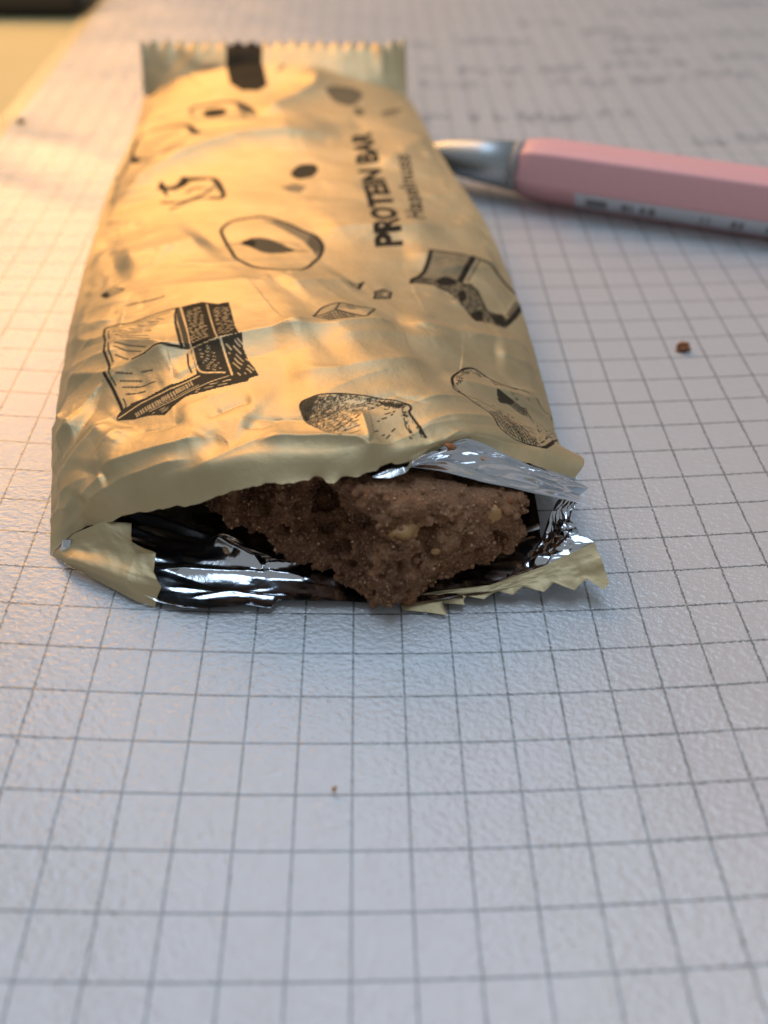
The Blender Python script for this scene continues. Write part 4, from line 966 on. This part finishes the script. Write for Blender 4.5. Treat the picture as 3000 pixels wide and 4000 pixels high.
# bite face grains: hundreds of tiny granules sitting on the crumb
VV, FF, off = [], [], 0
ico = bmesh.new(); bmesh.ops.create_icosphere(ico, subdivisions=1, radius=1.0)
iv = np.array([x.co[:] for x in ico.verts]); itri = np.array([[x.index for x in f.verts] for f in ico.faces]); ico.free()
for k in range(700):
    i = int(RNG.uniform(24, 165)); j = int(RNG.uniform(66, 372)); c = BP[i, j]
    if smooth_top[i, j] > .4 and RNG.uniform() < .75: continue
    r = .05 + .19 * RNG.uniform() ** 3.5
    VV.append(iv * r * RNG.uniform(.6, 1.3, 3) * (1 + .25 * RNG.uniform(-1, 1, iv.shape)) + c + Nb[i, j] * r * .4); FF.append(itri + off); off += len(iv)
me = raw_mesh("crumb_grains", np.concatenate(VV), tris=np.concatenate(FF)); o = link("crumb_grains", me, GRAIN, bar); o["kind"] = "stuff"
VV, FF, off = [], [], 0
for k in range(600):                                                             # coarser lumps of the same dough
    i = int(RNG.uniform(24, 160)); j = int(RNG.uniform(66, 372)); c = BP[i, j]
    if smooth_top[i, j] > .4 and RNG.uniform() < .8: continue
    r = .14 + .34 * RNG.uniform() ** 2.5
    VV.append(iv * r * RNG.uniform(.6, 1.35, 3) * (1 + .3 * RNG.uniform(-1, 1, iv.shape)) + c + Nb[i, j] * r * .25); FF.append(itri + off); off += len(iv)
me = raw_mesh("dough_lumps", np.concatenate(VV), tris=np.concatenate(FF)); o = link("dough_lumps", me, BAR, bar); o["kind"] = "stuff"

def surf_at(x, z):
    d = (cap[..., 0] - x) ** 2 + (cap[..., 2] - z) ** 2 + over * 99; i, j = np.unravel_index(np.argmin(d), d.shape); return BP[i, j], Nb[i, j]
for (x, z, s, sq, rt, sd, mt) in NUTS:
    c, nn = surf_at(x, z); Vn, Fn = lump(c - nn * s * .35, s, sd, 3, .3, sq, rt)
    link("nut_piece", raw_mesh("nut_piece", Vn, tris=Fn), mt, dough)

# ------------------------------------------------------------------ pen
pen = empty("pink_pen", (24, 153, 0.6))
tag(pen, "pink faceted pen with steel tip and white sticker behind the wrapper", "pen")
A = np.array(PENAX[0]); Bx = np.array(PENAX[1]); ax = (Bx - A); plen = np.linalg.norm(ax); ax /= plen
upv = np.array([0, 0, 1.0]); sd = np.cross(ax, upv); sd /= np.linalg.norm(sd); upv = np.cross(sd, ax)
def pen_part(name, prof, mat, nseg=48, facets=0, soft=.5, rot=0.0):
    th = np.linspace(0, 2 * np.pi, nseg, endpoint=False); rows = []
    for (d, r) in prof:
        if facets:
            k = np.pi / facets; rad = r * np.cos(k) / np.cos(((th + rot) % (2 * k)) - k); rad = rad * soft + r * .965 * (1 - soft)
        else: rad = np.full(nseg, r)
        rows.append(A + ax * d + np.outer(np.cos(th) * rad, sd) + np.outer(np.sin(th) * rad, upv))
    return grid_obj(name, np.array(rows), mat, pen, wrap=True, flip=True)
PR = 5.45
barrel = pen_part("barrel", [(-.2, 0.1), (-.2, PR - 1.4), (0.4, PR - .75), (2.5, PR - .25), (6, PR), (40, PR), (96, PR), (97, PR - .6), (97.2, .1)], PINK, 96, 6, .85, math.radians(8))
pen_part("collar", [(-1.3, .1), (-1.3, PR - 1.15), (-.1, PR - 1.1), (-.1, .1)], DARKRING)
pen_part("steel_tip", [(-1.2, .1), (-1.2, PR - 1.25), (-8, PR - 1.8), (-14, PR - 2.6), (-17, PR - 3.5), (-18.6, .9), (-19, .05)], STEEL)
# sticker along the lower front face, with two lines of blurred small print
nst = 700; ds = np.linspace(11, 92, nst); aw = np.linspace(math.radians(STICK[0]), math.radians(STICK[1]), 14)
kf = np.pi / 6; rad = PR * np.cos(kf) / np.cos(((aw + math.radians(8)) % (2 * kf)) - kf) * .85 + PR * .965 * .15 + .05
ST = A + ax * ds[None, :, None] + (np.cos(aw) * rad)[:, None, None] * sd + (np.sin(aw) * rad)[:, None, None] * upv
blocks = (vnoise(stk([ds / 2.6, ds * 0, ds * 0], -1), 5) > -.45) & (vnoise(stk([ds / .35, ds * 0, ds * 0], -1), 6) > -.2) & (ds > 13)
si = np.zeros((14, nst)); si[3:10, :] = blocks[None] * 1.0
grid_obj("sticker", ST, STICKER, barrel, attrs={"ink": si})

# ------------------------------------------------------------------ crumbs
for (loc, s, sd_, lab, mt) in CRUMBS:
    Vc, Fc = lump((0, 0, 0), s, sd_, 3, .75, (1.2, .9, .75), sd_)
    o = link("crumb", raw_mesh("crumb", Vc, tris=Fc), mt); o.location = [c * MM for c in loc]
    tag(o, lab, "crumb", "crumbs fallen from the bar")
